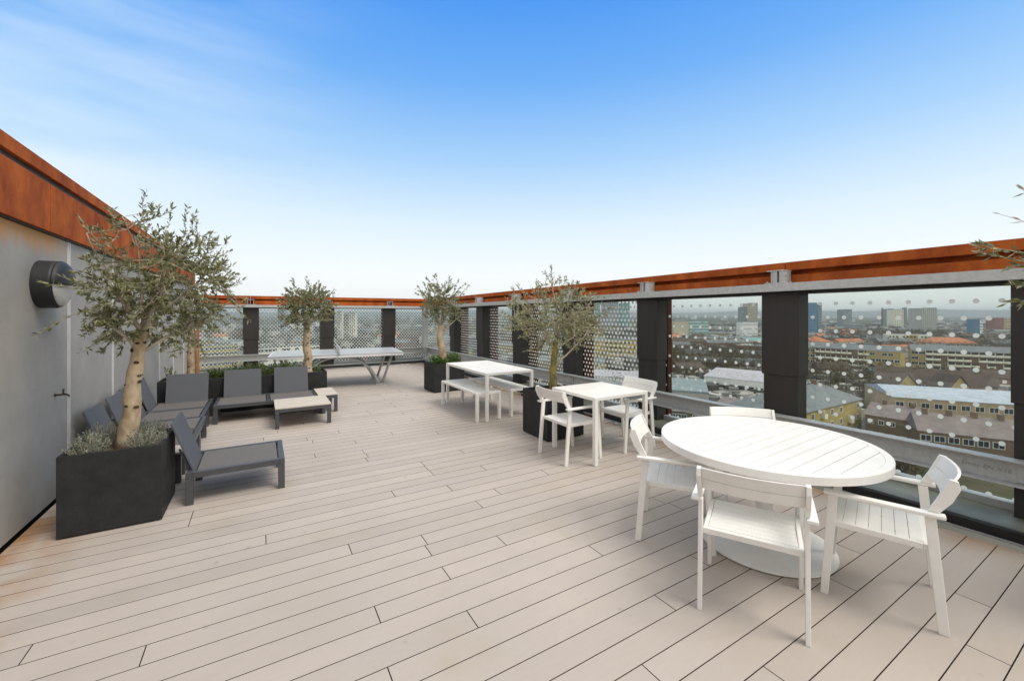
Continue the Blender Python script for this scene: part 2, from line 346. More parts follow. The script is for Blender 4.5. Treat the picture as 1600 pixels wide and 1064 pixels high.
# ------------------------------------------------------------------ deck
SEAMS = [(3.52, .69), (1.98, 1.54), (.98, 2.01), (.506, 1.95), (-.49, 2.6), (.03, 3.62), (.536, 3.17), (.178, 4.72), (.536, 5.4), (1.06, 5.1), (.57, 5.95), (2.095, 5.57), (2.06, 4.65), (1.04, 3.9), (1.53, 3.77), (1.88, 3.36), (1.62, 3.22), (1.0, 2.87), (1.5, 2.71), (2.0, 2.22), (3.04, 1.1), (.93, 6.3), (.2, 6.75)]
X0, X1 = -1.535, 4.50
def build_deck():
    rnd = random.Random(11); mb = MB()
    rows = {}
    for x, y in SEAMS: rows.setdefault(int(math.floor((y - .0255) / .15)), []).append(x)
    for k in range(-20, 89):
        y0 = .0255 + .15 * k
        xs = sorted(rows.get(k, []))
        if not xs:
            xs = [rnd.choice([-1, -.5, 0, .5, 1, 1.5, 2]) + .03 + rnd.uniform(-.02, .02)]
            if rnd.random() < .75: xs.append(xs[0] + rnd.choice([2, 2.5, 3]))
        elif xs[0] < 1.2 and rnd.random() < .5: xs.append(xs[0] + 2.5)
        xs = [X0] + [x for x in xs if X0 + .3 < x < X1 - .3] + [X1]
        for a, b in zip(xs, xs[1:]):
            mb.tone(rnd.random()); g = .0027
            mb.box(a + (g if a > X0 else 0), b - (g if b < X1 else 0), y0 + g, y0 + .15 - g, -.025, 0)
    o = mb.build('deck', M['deck']); struct(o)
    o.data.materials.append(M['gap_shade'])
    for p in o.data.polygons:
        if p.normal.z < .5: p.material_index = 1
    struct(MB().box(-1.54, 4.62, -5, 13.5, -.14, -.045).build('deck_base', M['dark']))
build_deck()

# ------------------------------------------------------------------ left wall
wl = thing('rendered_wall', 'grey rendered wall with rusted steel fascia along the left side', 'wall')
WX = -1.553
MB().box(-4.2, WX, -5, 13.95, .025, 2.32).build('wall', M['render'], wl)
MB().box(-4.2, WX - .02, -5, 13.95, -.3, .024).build('wall_base', M['dark'], wl)
js = [-5, -2.3, .1, 2.55, 4.996, 7.45, 9.9, 12.35, 13.95]
for a, b in zip(js, js[1:]):
    MB().box(-1.72, -1.512, a + .008, b - .008, 2.335, 2.735).build('fascia_panel', M['corten'], wl, bevel=.003)
    MB().box(-1.78, -1.498, a + .008, b - .008, 2.782, 2.888).build('fascia_cap', M['corten'], wl, bevel=.003)
MB().box(-4.2, -1.532, -5, 13.95, 2.322, 2.86).build('fascia_backing', M['dark'], wl)
for y in (2.9, 4.2, 5.516, 6.879, 8.24, 9.609, 10.97, 12.33):
    MB().box(WX, WX + .005, y - .030, y - .012, .05, 2.32).box(WX, WX + .005, y + .012, y + .030, .05, 2.32).build('joint_strip', M['strip'], wl)
    
# bulkhead lamp
lm = thing('wall_lamp', 'round black bulkhead lamp with half hood on the grey wall', 'wall lamp', (WX, 4.93, 1.89))
mb = MB(); mb.lathe([(.195, 0), (.195, .10), (.188, .115), (.188, .12), (.18, .12)], axis='x', n=64); mb.build('housing', M['lampblk'], lm, smooth=False, bevel=.002)
mb = MB(); prof = [(.178 * math.cos(R(a)), .121 + .055 * math.sin(R(a))) for a in range(0, 90, 8)] + [(.002, .176)]
mb.lathe(prof, axis='x', n=64); mb.build('lens', M['lens'], lm, smooth=True)
mb = MB(); n = 32; pr = [(.194 * math.cos(R(a)) ** .8 if a < 90 else 0.002, .116 + .072 * math.sin(R(a))) for a in range(0, 91, 6)]
pts = []
for r, x in pr:
    for k in range(n + 1): a = math.pi * k / n; pts.append((x, r * math.cos(a), r * math.sin(a) - .004))
f = [(i * (n + 1) + k, i * (n + 1) + k + 1, (i + 1) * (n + 1) + k + 1, (i + 1) * (n + 1) + k) for i in range(len(pr) - 1) for k in range(n)]
mb.poly(pts, f); ho = mb.build('hood', M['lampblk'], lm, smooth=True)
sm = ho.modifiers.new('solid', 'SOLIDIFY'); sm.thickness = .007; sm.offset = 1
# garden tap
tp = thing('garden_tap', 'small tarnished brass tap on the grey wall', 'tap', (WX, 5.21, .935)); tp.scale = (.72, .72, .72)
MB().tube([(0, 0, 0), (.05, 0, 0), (.085, 0, .005)], [.011, .011, .014], 12).tube([(.08, 0, .004), (.11, 0, -.002), (.125, 0, -.02), (.125, 0, -.045)], [.012, .011, .010, .013], 12).lathe([(.02, 0), (.02, .008)], axis='x', n=20).build('spout', M['brass'], tp, smooth=True)
MB().tube([(.075, 0, .008), (.075, 0, .04)], [.010, .007], 10).box(.07, .08, -.022, .022, .038, .072).build('handle', M['brass'], tp, bevel=.003)

# ------------------------------------------------------------------ glass screens
SL = .0065
def zs(z, y): return z - SL * y
def right_screen():
    t = thing('glass_screen', 'long glazed screen with black posts and rusted steel top along the right', 'glass screen')
    XP, XG = 4.90, 5.12; Y0, Y1 = -2.2, 13.98
    posts = [(.397 + 1.849 * n, .779 + 1.849 * n) for n in range(-2, 7)]
    for a, b in posts:
        MB().box(XP + .016, XG - .012, a + .014, b - .014, .105, 1.0).build('post', M['clad'], t, bevel=.004)
        u = MB().box(XP, XG - .005, a, b, .97, 1.885).build('post_cover', M['clad'], t, bevel=.004)
        fd = .03 if a < 3.9 else (.11 if a < 5 else .25)
        if a > 3.9: MB().box(XG + .02, XG + fd, a + .01, b - .01, -.3, 1.90).build('rear_fin', M['corten_dark'], t)
    cs = [(a + b) / 2 for a, b in posts] + [13.96]
    for i, (a, b) in enumerate(zip(cs, cs[1:])):
        gm = M['glass_s'] if i < 4 else M['glass_d']
        MB().box(XG, XG + .012, a + .006, b - .006, .115, 1.90).build('glass_pane', gm, t)
    # galvanised top rail with lip, soffit
    mb = MB(); mb.ybeam(4.78, 4.788, Y0, Y1 - .16, 1.906, 1.990, SL); mb.ybeam(4.788, 5.12, Y0, Y1 - .16, 1.982, 1.990, SL); mb.ybeam(4.788, 4.84, Y0, Y1 - .16, 1.906, 1.914, SL)
    mb.build('top_rail', M['galv'], t)
    MB().ybeam(4.86, 5.16, Y0, Y1, 1.880, 1.975, SL).build('soffit', M['dark'], t)
    # corten fascia in lengths
    js = [-2.2, .55, 2.42, 4.29, 6.14, 8.0, 9.85, 11.7, 13.95]
    for a, b in zip(js, js[1:]):
        mb = MB(); mb.ybeam(4.985, 5.16, a + .003, b - .003, 2.142, 2.232, SL); mb.ybeam(5.075, 5.15, a + .003, b - .003, 2.08, 2.142, SL)
        mb.ybeam(4.992, 5.15, a + .003, b - .003, 1.992, 2.088, SL); mb.build('rusted_fascia', M['corten'], t, bevel=.003)
    for a, b in posts:
        y = (a + b) / 2; z = zs(1.992, y)
        mb = MB(); mb.box(4.79, 4.975, y - .12, y + .10, z, z + .010); mb.box(4.80, 4.982, y - .085, y + .085, z + .135, z + .145)
        mb.box(4.80, 4.98, y - .08, y - .072, z + .010, z + .135); mb.box(4.80, 4.98, y + .03, y + .038, z + .010, z + .135); mb.box(4.812, 4.820, y - .072, y - .040, z + .010, z + .135); mb.box(4.806, 4.98, y - .022, y - .014, z + .010, z + .135); mb.box(4.812, 4.820, y - .014, y + .03, z + .010, z + .135)
        for dy, dx in ((-.1, .03), (.085, .03), (-.1, .14)): mb.tube([(4.79 + dx, y + dy, z + .01), (4.79 + dx, y + dy, z + .026)], .009, 6)
        for zz in (.045, .095): mb.tube([(4.87, y - .08, z + zz), (4.87, y - .092, z + zz)], .01, 6)
        mb.build('bracket', M['galv'], t, bevel=.001)
    # lower channel beam
    s2 = .0032; mb = MB()
    mb.ybeam(4.775, 4.89, Y0, Y1 - .3, .548, .558, s2); mb.ybeam(4.868, 4.876, Y0, Y1 - .3, .378, .548, s2); mb.ybeam(4.775, 4.89, Y0, Y1 - .3, .368, .378, s2)
    bm_ = mb.build('lower_beam', M['galv'], t, bevel=.002)
    for y, dy in ((.60, .0), (6.1, 0), (11.6, 0)):
        mb = MB(); mb.box(4.858, 4.867, y - .16, y + .14, .388 - s2 * y, .538 - s2 * y)
        for q in (-.10, .08):
            for zz in (.425, .50): mb.tube([(4.858, y + q, zz - s2 * y), (4.842, y + q, zz - s2 * y)], .017, 6)
        mb.build('splice_plate', M['galv'], t, bevel=.002)
    fc = bpy.data.curves.new('marking', 'FONT'); fc.body = 'Emoc EN X16'; fc.size = .046; fc.extrude = .0008; fc.shear = .2
    fo = bpy.data.objects.new('marking', fc); C.objects.link(fo)
    dg = bpy.context.evaluated_depsgraph_get(); me = bpy.data.meshes.new_from_object(fo.evaluated_get(dg)); bpy.data.objects.remove(fo)
    me.materials.clear(); me.materials.append(mat('faint_marker', (.27, .28, .28), .7))
    lo = bpy.data.objects.new('handwriting', me); C.objects.link(lo); lo.parent = t
    lo.matrix_local = Matrix(((0, 0, -1, 4.8665), (-1, 0, 0, 1.035), (0, 1, 0, .438), (0, 0, 0, 1)))
    # kerb and ledge
    MB().box(4.585, 4.63, Y0, Y1, .028, .098).build('kerb', M['dark'], t, bevel=.003)
    MB().box(4.575, 4.60, Y0, Y1, .012, .026).build('kerb_flashing', M['galv'], t, bevel=.002)
    MB().box(4.632, 5.05, Y0, Y1, .02, .104).build('ledge', M['ledge'], t)
    MB().box(5.052, 5.11, Y0, Y1, .02, .165).box(5.135, 5.19, Y0, Y1, .02, .15).build('sill_frame', M['galv'], t, bevel=.003)
    # steel corner column
    MB().box(4.70, 4.86, 13.62, 13.63, .1, 1.89).box(4.70, 4.71, 13.63, 13.80, .1, 1.89).box(4.85, 4.86, 13.63, 13.80, .1, 1.89).build('corner_column', M['galv'], t)
right_screen()
def far_screen():
    t = thing('glass_screen', 'glazed screen with dense white dots across the far end of the terrace', 'glass screen')
    YP, YG = 13.75, 13.97; xa, xb = -1.54, 4.90
    pc = [-.244, 1.73, 3.60]
    for x in pc:
        MB().box(x - .178, x + .178, YP + .016, YG - .012, .105, .95).build('post', M['clad'], t, bevel=.004)
        MB().box(x - .192, x + .192, YP, YG - .005, .93, 1.80).build('post_cover', M['clad'], t, bevel=.004)
        MB().box(x - .18, x + .18, YG + .02, YG + .19, -.3, 1.81).build('rear_fin', M['corten_dark'], t)
    cs = [xa] + pc + [5.115]
    for a, b in zip(cs, cs[1:]): MB().box(a + .006, b - .006, YG, YG + .012, .115, 1.82).build('glass_pane', M['glass_f'], t)
    MB().box(xa, 4.778, 13.65, 13.658, 1.822, 1.894).box(xa, 4.778, 13.66, 13.97, 1.884, 1.892).build('top_rail', M['galv'], t)
    MB().box(xa, 4.85, 13.72, 14.0, 1.80, 1.875).build('soffit', M['dark'], t)
    js = [xa, -.26, 1.72, 3.61, 4.98]
    for a, b in zip(js, js[1:]):
        MB().box(a + .003, b - .003, 13.84, 14.0, 2.063, 2.150).box(a + .003, b - .003, 13.93, 14.0, 2.00, 2.063).box(a + .003, b - .003, 13.845, 14.0, 1.896, 2.01).build('rusted_fascia', M['corten'], t, bevel=.003)
    for x in pc:
        z = 1.896; mb = MB(); mb.box(x - .12, x + .12, 13.665, 13.83, z, z + .01); mb.box(x - .085, x + .085, 13.67, 13.838, z + .135, z + .145)
        for q in (-.08, -.02, .06): mb.box(x + q, x + q + .01, 13.672, 13.835, z + .01, z + .135)
        mb.build('bracket', M['galv'], t)
    MB().box(xa, 4.76, 13.645, 13.76, .502, .512).box(xa, 4.76, 13.735, 13.743, .345, .502).box(xa, 4.76, 13.645, 13.76, .335, .345).build('lower_beam', M['galv'], t, bevel=.002)
    MB().box(xa, 4.56, 13.40, 13.45, .028, .098).build('kerb', M['dark'], t, bevel=.003)
    MB().box(xa, 4.56, 13.38, 13.41, .012, .026).build('kerb_flashing', M['galv'], t)
    MB().box(xa, 4.63, 13.452, 13.90, .02, .103).build('ledge', M['ledge'], t)
    MB().box(xa, 5.05, 13.902, 13.96, .02, .165).build('sill_frame', M['galv'], t, bevel=.003)
far_screen()

# ------------------------------------------------------------------ planters
def planter(x0, x1, y0, y1, h, label, rz=0):
    cx, cy = (x0 + x1) / 2, (y0 + y1) / 2; a, b = (x1 - x0) / 2, (y1 - y0) / 2
    t = thing('planter', label, 'planter', (cx, cy, 0), rz, 'square-edged black planters on the deck')
    me = bpy.data.meshes.new('tub'); r = .022; lo = .012
    def ring(u, v, z): return [(-u, -v, z), (u, -v, z), (u, v, z), (-u, v, z)]
    v = ring(a, b, lo) + ring(a, b, h) + ring(a - r, b - r, h) + ring(a - r, b - r, h - .09)
    f = [(3, 2, 1, 0)] + [(i * 4 + k, i * 4 + (k + 1) % 4, i * 4 + 4 + (k + 1) % 4, i * 4 + 4 + k) for i in range(3) for k in range(4)] + [(12, 13, 14, 15)]
    MB().poly(v, f).build('tub', M['planter'], t, bevel=.004)
    MB().box(-a + .03, a - .03, -b + .03, b - .03, 0, lo - .001).build('foot', M['dark'], t)
    # lumpy soil
    n = 14; rnd = random.Random(int(cx * 100)); pts = []
    for i in range(n + 1):
        for j in range(n + 1): pts.append((-a + r + (2 * a - 2 * r) * i / n, -b + r + (2 * b - 2 * r) * j / n, h - .05 + rnd.uniform(-.012, .012)))
    MB().poly(pts, [(i * (n + 1) + j, (i + 1) * (n + 1) + j, (i + 1) * (n + 1) + j + 1, i * (n + 1) + j + 1) for i in range(n) for j in range(n)]).build('soil', M['soil'], t, smooth=True, fix=False)
    return t
planter(-1.278, -.678, 4.305, 4.90, .606, 'black cube planter with silvery shrubs and leaning olive tree by the lamp')
planter(-1.40, 1.055, 8.47, 9.0, .575, 'long low black planter of green shrubs behind the corner lounge seats')
planter(3.06, 3.76, 8.27, 8.83, .60, 'black planter with bright green shrubs beyond the bench table', R(3))
planter(3.145, 3.75, 4.36, 4.95, .61, 'black planter behind the small square table, holding a mossy trunk')
planter(3.72, 4.32, -.35, .25, .61, 'black planter just outside the right edge of the picture')

# ------------------------------------------------------------------ foliage helpers
def leaf(mb, p, d, ln, wd, rnd, fold=0):
    d = d.normalized(); s = d.cross(Vector((rnd.gauss(0, 1), rnd.gauss(0, 1), rnd.gauss(0, 1)))).normalized()
    q = p + d * ln * .45; mb.tone(rnd.random())
    mb.poly([p, q + s * wd * .5, p + d * ln, q - s * wd * .5], [(0, 1, 2, 3)])
def rv(rnd):
    while True:
        v = Vector((rnd.uniform(-1, 1), rnd.uniform(-1, 1), rnd.uniform(-1, 1)))
        if .05 < v.length < 1: return v
def olive(label, base, trunk, tr, forks, cen, rad, ntw, seed, lm='olive', bark='bark', ll=.052, per=30, knots=0, extra=(), top_bias=.0, loose=.3, wid=.22):
    """trunk: points relative to base; forks: limb end points; crown of twigs filling an uneven volume"""
    rnd = random.Random(seed); t = thing('olive_tree', label, 'olive tree', base, 0, 'olive trees in the planters'); cen = Vector(cen); rad = Vector(rad)
    # trunk
    mb = MB(); P = []
    for i in range(len(trunk) - 1):
        a, b = Vector(trunk[i]), Vector(trunk[i + 1])
        for k in range(4): P.append(a.lerp(b, k / 4))
    P.append(Vector(trunk[-1])); n = len(P)
    rr = [tr * (1.25 - .5 * min(1, i / (n - 1) * 1.0)) * (1 + .07 * math.sin(i * 2.1 + seed)) for i in range(n)]; rr[0] *= 1.15
    P = [p + Vector((math.sin(i * 1.3 + seed), math.cos(i * 1.7 + seed), 0)) * tr * .10 for i, p in enumerate(P)]
    mb.tube(P, rr, 14); topp = P[-1]
    kb = MB()
    if knots:
        for _ in range(knots):
            i = rnd.randrange(1, n - 1); a = rnd.uniform(-2.6, .2); nrm = Vector((math.cos(a), math.sin(a), rnd.uniform(-.1, .1)))
            s = rnd.uniform(.008, .020); c = P[i].lerp(P[i + 1], rnd.random()) + nrm * (rr[i] * .93); tx = nrm.cross(Vector((0, 0, 1))).normalized()
            ring = [c + nrm * .010 * (1 if j % 2 else .6) + tx * s * 1.15 * math.cos(j * .785) + Vector((0, 0, 1)) * s * .75 * math.sin(j * .785) for j in range(8)]
            kb.poly(ring + [c + nrm * .006], [(j, (j + 1) % 8, 8) for j in range(8)])
    n0 = len(mb.f); mb.poly(kb.v, kb.f); tk = mb.build('trunk', M[bark], t, smooth=True, fix=False); tk.data.materials.append(M['knot'])
    for p in tk.data.polygons[n0:]: p.material_index = 1
    # limbs
    lb = MB(); src = []
    for st, en in forks:
        a = P[min(n - 1, int(st * (n - 1)))]; b = Vector(en); mid = a.lerp(b, .5) + Vector((rnd.uniform(-.05, .05), rnd.uniform(-.05, .05), rnd.uniform(-.06, .02)))
        pts = []
        for k in range(9):
            s = k / 8; pts.append(a * (1 - s) ** 2 + mid * 2 * s * (1 - s) + b * s * s + Vector((rnd.uniform(-1, 1), rnd.uniform(-1, 1), rnd.uniform(-1, 1))) * .012 * (1 if k else 0))
        r0 = tr * rnd.uniform(.20, .34); lb.tube(pts, [r0 * (1 - .8 * k / 8) + .002 for k in range(9)], 7)
        src += [(p, (b - a).normalized()) for p in pts[2:]]
        for _ in range(3):   # secondary
            k = rnd.randrange(3, 8); q = pts[k]; e = q + ((b - a).normalized() * .5 + rv(rnd) * .9).normalized() * rnd.uniform(.15, .35) * max(rad) * 1.1
            sp = [q.lerp(e, j / 5) + Vector((rnd.uniform(-1, 1), rnd.uniform(-1, 1), rnd.uniform(-1, 1))) * .012 * (1 if j else 0) for j in range(6)]
            lb.tube(sp, [r0 * .42 * (1 - .7 * j / 5) + .0015 for j in range(6)], 5); src += [(p, (e - q).normalized()) for p in sp[2:]]
    tb = MB(); lf = MB()
    # uneven crown: clump centres
    cl = [(Vector((rv(rnd).x * rad.x, rv(rnd).y * rad.y, rv(rnd).z * rad.z)) * .75 + cen, rnd.uniform(.22, .42)) for _ in range(26)]
    k = 0; tries = 0
    while k < ntw and tries < ntw * 20:
        tries += 1
        if rnd.random() < .55:
            c, rc = rnd.choice(cl); e = c + rv(rnd) * rc * max(rad) * 1.0
        else:
            v = rv(rnd); e = cen + Vector((v.x * rad.x, v.y * rad.y, v.z * rad.z)) * rnd.uniform(.8, 1.15)
        q = e - cen; q = math.sqrt((q.x / rad.x) ** 2 + (q.y / rad.y) ** 2 + (q.z / rad.z) ** 2)
        if q > 1 + loose * rnd.random(): continue
        if e.z < cen.z - rad.z * .95 - .05: continue
        o, dr = min(src, key=lambda s: (s[0] - e).length + rnd.random() * .12)
        ln = (e - o).length; st = o if ln < .38 * max(rad) + .1 else e + (o - e).normalized() * (.38 * max(rad) + .1)
        out = (e - cen).normalized(); mid = st.lerp(e, .5) + rv(rnd) * .03; tip = e + out * rnd.uniform(.02, .09) + Vector((0, 0, rnd.uniform(-.03, .05)))
        pts = [st, mid, e, tip]; tb.tube(pts, [.0028, .0022, .0016, .0008], 3, cap=False)
        if st is not o and rnd.random() < .5: tb.tube([o, o.lerp(st, .5) + rv(rnd) * .02, st], [.0045, .0038, .0028], 3, cap=False)
        m_ = int(per * rnd.uniform(.6, 1.25))
        for _ in range(m_):
            s = rnd.uniform(.15, 1) * 3; i = min(2, int(s)); p = pts[i].lerp(pts[i + 1], s - i); ax = (pts[i + 1] - pts[i]).normalized()
            leaf(lf, p, ax * .75 + rv(rnd) * .85 + Vector((0, 0, .12)), ll * rnd.uniform(.6, 1.2), ll * wid * rnd.uniform(.8, 1.2), rnd)
        k += 1
    for a, b, cnt in extra:     # lone shoots
        a, b = Vector(a), Vector(b); pts = [a, a.lerp(b, .35) + rv(rnd) * .02, a.lerp(b, .7) + rv(rnd) * .02, b]; tb.tube(pts, [.004, .003, .002, .001], 4, cap=False)
        for _ in range(cnt):
            s = rnd.uniform(.1, 1) * 3; i = min(2, int(s)); p = pts[i].lerp(pts[i + 1], s - i) + rv(rnd) * .012
            leaf(lf, p, (b - a).normalized() * .8 + rv(rnd) * .9, ll * rnd.uniform(.6, 1.2), ll * wid, rnd)
    lb.build('limbs', M['twig'] if bark == 'bark' else M['twig'], t, smooth=True); tb.build('twigs', M['twig'], t, fix=False)
    lf.build('foliage', M[lm], t, fix=False)
    return t
olive('large loose olive tree leaning from the cube planter before the grey wall', (-.955, 4.60, .55), [(0, 0, 0), (.035, -.01, .30), (.05, 0, .60), (.10, .01, .95)], .056,
      [(1, (.06, 0, 1.75)), (1, (-.20, .05, 1.50)), (1, (.55, -.05, 1.45)), (.95, (.38, .2, 1.80)), (1, (-.18, -.25, 1.7)), (.9, (.72, .15, 1.22)), (.9, (-.22, -.1, 1.15)), (1, (.3, -.3, 1.55)), (1, (.2, .35, 1.6))],
      (.24, 0, 1.38), (.61, .52, .66), 430, 3, knots=12, ll=.048, per=30, loose=.16, wid=.29,
      extra=[((.08, 0, 1.8), (.14, -.05, 2.13), 34), ((-.15, 0, 1.6), (-.28, 0, 1.86), 26), ((.5, 0, 1.6), (.46, 0, 1.92), 30), ((.6, 0, 1.3), (.82, .05, 1.42), 30), ((-.3, 0, 1.1), (-.50, -.05, .93), 24), ((.45, 0, 1.5), (.62, 0, 1.72), 26), ((.25, -.1, 1.0), (.5, -.2, .85), 26), ((-.05, 0, 1.0), (-.3, .1, .78), 26)])
olive('compact round-headed olive tree at the end of the long low planter', (.745, 8.72, .52), [(0, 0, 0), (.01, 0, .3), (-.02, 0, .6), (0, 0, .92)], .068,
      [(1, (0, 0, 1.4)), (1, (-.28, .1, 1.25)), (1, (.28, 0, 1.25)), (1, (.05, .25, 1.3)), (1, (0, -.25, 1.3))],
      (.01, 0, 1.28), (.50, .46, .46), 270, 8, ll=.050, per=38, knots=22, loose=.22, wid=.34, extra=[((-.2, 0, 1.5), (-.24, 0, 1.78), 30), ((.2, 0, 1.5), (.2, 0, 1.74), 30), ((.3, 0, 1.4), (.48, 0, 1.6), 26), ((-.3, 0, 1.3), (-.52, 0, 1.4), 18), ((0, 0, 1.5), (-.02, 0, 1.82), 30)])
olive('olive tree above bright green shrubs at the far right corner', (3.40, 8.55, .55), [(0, 0, 0), (-.04, 0, .3), (-.10, 0, .6), (-.06, 0, .85)], .072,
      [(1, (0, 0, 1.5)), (1, (-.3, .1, 1.3)), (.75, (.35, 0, 1.05)), (1, (.05, .25, 1.4)), (1, (0, -.25, 1.35))],
      (-.03, 0, 1.36), (.53, .48, .55), 220, 15, ll=.052, per=34, loose=.3, wid=.32, extra=[((.3, 0, 1.4), (.60, 0, 1.72), 30), ((-.3, 0, 1.4), (-.62, 0, 1.62), 26), ((-.1, 0, 1.6), (-.18, 0, 1.95), 30), ((.1, 0, 1.6), (.12, 0, 1.92), 30)])
olive('spreading pale olive tree with mossy yellow-green trunk behind the square table', (3.45, 4.64, .55), [(0, 0, 0), (-.01, 0, .25), (.0, 0, .45), (.06, 0, .78)], .047,
      [(1, (-.02, 0, 1.45)), (.9, (-.55, .05, 1.0)), (.9, (.62, 0, .95)), (1, (.3, .2, 1.25)), (1, (-.25, -.2, 1.2)), (.55, (.55, -.1, .85)), (1, (.1, -.3, 1.1)), (.9, (-.45, .2, 1.3))],
      (.08, 0, 1.04), (.86, .58, .52), 360, 22, lm='olive2', bark='lichen', ll=.048, per=34, loose=.22, wid=.26,
      extra=[((-.02, 0, 1.4), (-.04, 0, 1.74), 60), ((-.02, 0, 1.5), (-.16, 0, 1.66), 34), ((0, 0, 1.45), (.11, 0, 1.62), 34), ((-.4, 0, 1.2), (-.58, 0, 1.46), 60), ((.6, 0, .95), (.98, 0, .80), 60), ((-.5, 0, 1.0), (-.85, 0, 1.08), 50), ((.25, 0, 1.35), (.38, 0, 1.68), 4)])
olive('olive tree tied to an orange stake in the back left corner', (-1.0, 8.74, .52), [(0, 0, 0), (.01, 0, .4), (0, 0, .95)], .062,
      [(1, (0, 0, 1.4)), (1, (-.25, .1, 1.25)), (1, (.28, 0, 1.25)), (1, (.05, -.25, 1.3))], (0, 0, 1.18), (.38, .38, .34), 90, 31, ll=.055, per=28, knots=8, wid=.3)
st = tag(MB().box(-.925, -.885, 8.66, 8.70, .5, 1.55).build('tree_stake', M['stake'], bevel=.003), 'orange timber stake beside the back corner olive trunk', 'stake')
tag(MB().tube([(-1.07, 8.72, 1.20), (-1.0, 8.645, 1.205), (-.90, 8.635, 1.21), (-.875, 8.69, 1.21), (-.95, 8.82, 1.2), (-1.07, 8.72, 1.2)], .013, 6).build('tree_tie', M['dark'], smooth=True), 'black rubber tie round the olive trunk and orange stake', 'tree tie')
olive('olive tree whose tips reach in at the right edge', (4.02, -.05, .55), [(0, 0, 0), (.02, 0, .4), (0, 0, .8)], .06,
      [(1, (0, 0, 1.35)), (1, (-.3, .35, 1.35)), (1, (-.1, .2, 1.5)), (1, (.2, .2, 1.3)), (1, (-.25, -.2, 1.3))], (-.03, .08, 1.25), (.46, .46, .45), 150, 41, ll=.055, per=26, wid=.26,
      extra=[((-.3, .35, 1.30), (-.54, .72, 1.45), 46), ((-.35, .45, 1.4), (-.52, .74, 1.50), 40), ((-.3, .35, 1.5), (-.50, .66, 1.66), 14), ((-.35, .40, 1.25), (-.50, .60, 1.26), 36), ((-.3, .45, 1.4), (-.46, .62, 1.36), 40), ((-.2, .3, 1.6), (-.42, .58, 1.78), 14), ((-.35, .4, 1.2), (-.48, .64, 1.16), 24), ((-.3, .35, 1.3), (-.42, .52, 1.58), 40)])

def shrub(name, label, cat, x, y, z, r, h, n, lm, ll, lw, seed, group, stems=26, up=.9):
    rnd = random.Random(seed); t = thing(name, label, cat, (x, y, z), 0, group); sb = MB(); lf = MB()
    for i in range(stems):
        a = rnd.uniform(0, 6.283); q = math.sqrt(rnd.random()); e = Vector((r * q * math.cos(a), r * q * math.sin(a), h * (1 - .45 * q * q) * rnd.uniform(.7, 1.1)))
        b = Vector((e.x * .45, e.y * .45, 0)); mid = b.lerp(e, .5) + rv(rnd) * .01; sb.tube([b, mid, e], [.0035, .0028, .0015], 3, cap=False)
        for _ in range(n):
            s = rnd.uniform(.2, 1.02); p = b.lerp(e, s) + rv(rnd) * .012; ax = (e - b).normalized()
            leaf(lf, p, ax * up + rv(rnd), ll * rnd.uniform(.6, 1.2), lw * rnd.uniform(.8, 1.2), rnd)
    sb.build('stems', M['twig'], t, fix=False); lf.build('foliage', M[lm], t, fix=False); return t
sg = 'silvery shrubs in the cube planter'
for i, (x, y, r, h, lab) in enumerate([(-1.14, 4.42, .15, .17, 'at the near left corner of the cube planter'), (-1.10, 4.74, .16, .20, 'at the far left corner, behind the first'), (-.82, 4.44, .15, .17, 'right of the trunk at the near right corner'), (-.82, 4.76, .15, .20, 'right of the trunk at the far right corner'), (-.96, 4.78, .12, .18, 'directly behind the leaning trunk')]):
    shrub('shrub', 'silvery grey shrub ' + lab, 'shrub', x, y, .55, r, h, 42, 'silver', .022, .006, 50 + i, sg, 46)
gg = 'glossy green shrubs in the long low planter'
for i, (x, y, h) in enumerate([(-.68, 8.74, .20), (-.42, 8.72, .24), (-.18, 8.74, .26), (.04, 8.70, .27), (.26, 8.74, .26), (.48, 8.72, .24)]):
    shrub('shrub', ['glossy green shrub just right of the first backrest, leftmost of the hedge', 'glossy green shrub second along the hedge from the left', 'glossy green shrub above the middle backrest, third in the hedge', 'glossy green shrub at the right side of the middle backrest, fourth in the hedge', 'glossy green shrub above the right backrest, fifth in the hedge', 'glossy green shrub next to the olive trunk, last in the hedge'][i], 'shrub', x, y, .52, .17, h, 30, 'box', .028, .016, 70 + i, gg, 46)
shrub('shrub', 'sparse upright green shrub in the planter corner by the wall', 'shrub', -1.27, 8.68, .52, .11, .34, 26, 'box', .026, .014, 77, gg, 12)
shrub('shrub', 'tiny yellow-green shrub right of the olive trunk in the long planter', 'shrub', .93, 8.70, .52, .07, .17, 22, 'box2', .026, .014, 78, gg, 14)
cg = 'bright green shrubs in the far right planter'
for i, (x, y, lab) in enumerate([(3.18, 8.50, 'left of the olive trunk in the far right planter'), (3.34, 8.42, 'in front of the olive trunk in the far right planter'), (3.62, 8.52, 'right of the olive trunk in the far right planter')]):
    shrub('shrub', 'bright green shrub ' + lab, 'shrub', x, y, .55, [.15, .13, .17][i], [.22, .17, .25][i], 34, 'box2', .030, .019, 80 + i, cg, 44)
for i, (x, y) in enumerate([(3.24, 4.47), (3.62, 4.60)]):
    shrub('shrub', ['low grey-green shrub left of the mossy trunk, behind a white backrest', 'low grey-green shrub right of the mossy trunk'][i], 'shrub', x, y, .56, .10, .09, 22, 'silver', .02, .006, 90 + i, 'low shrubs round the mossy trunk', 18)

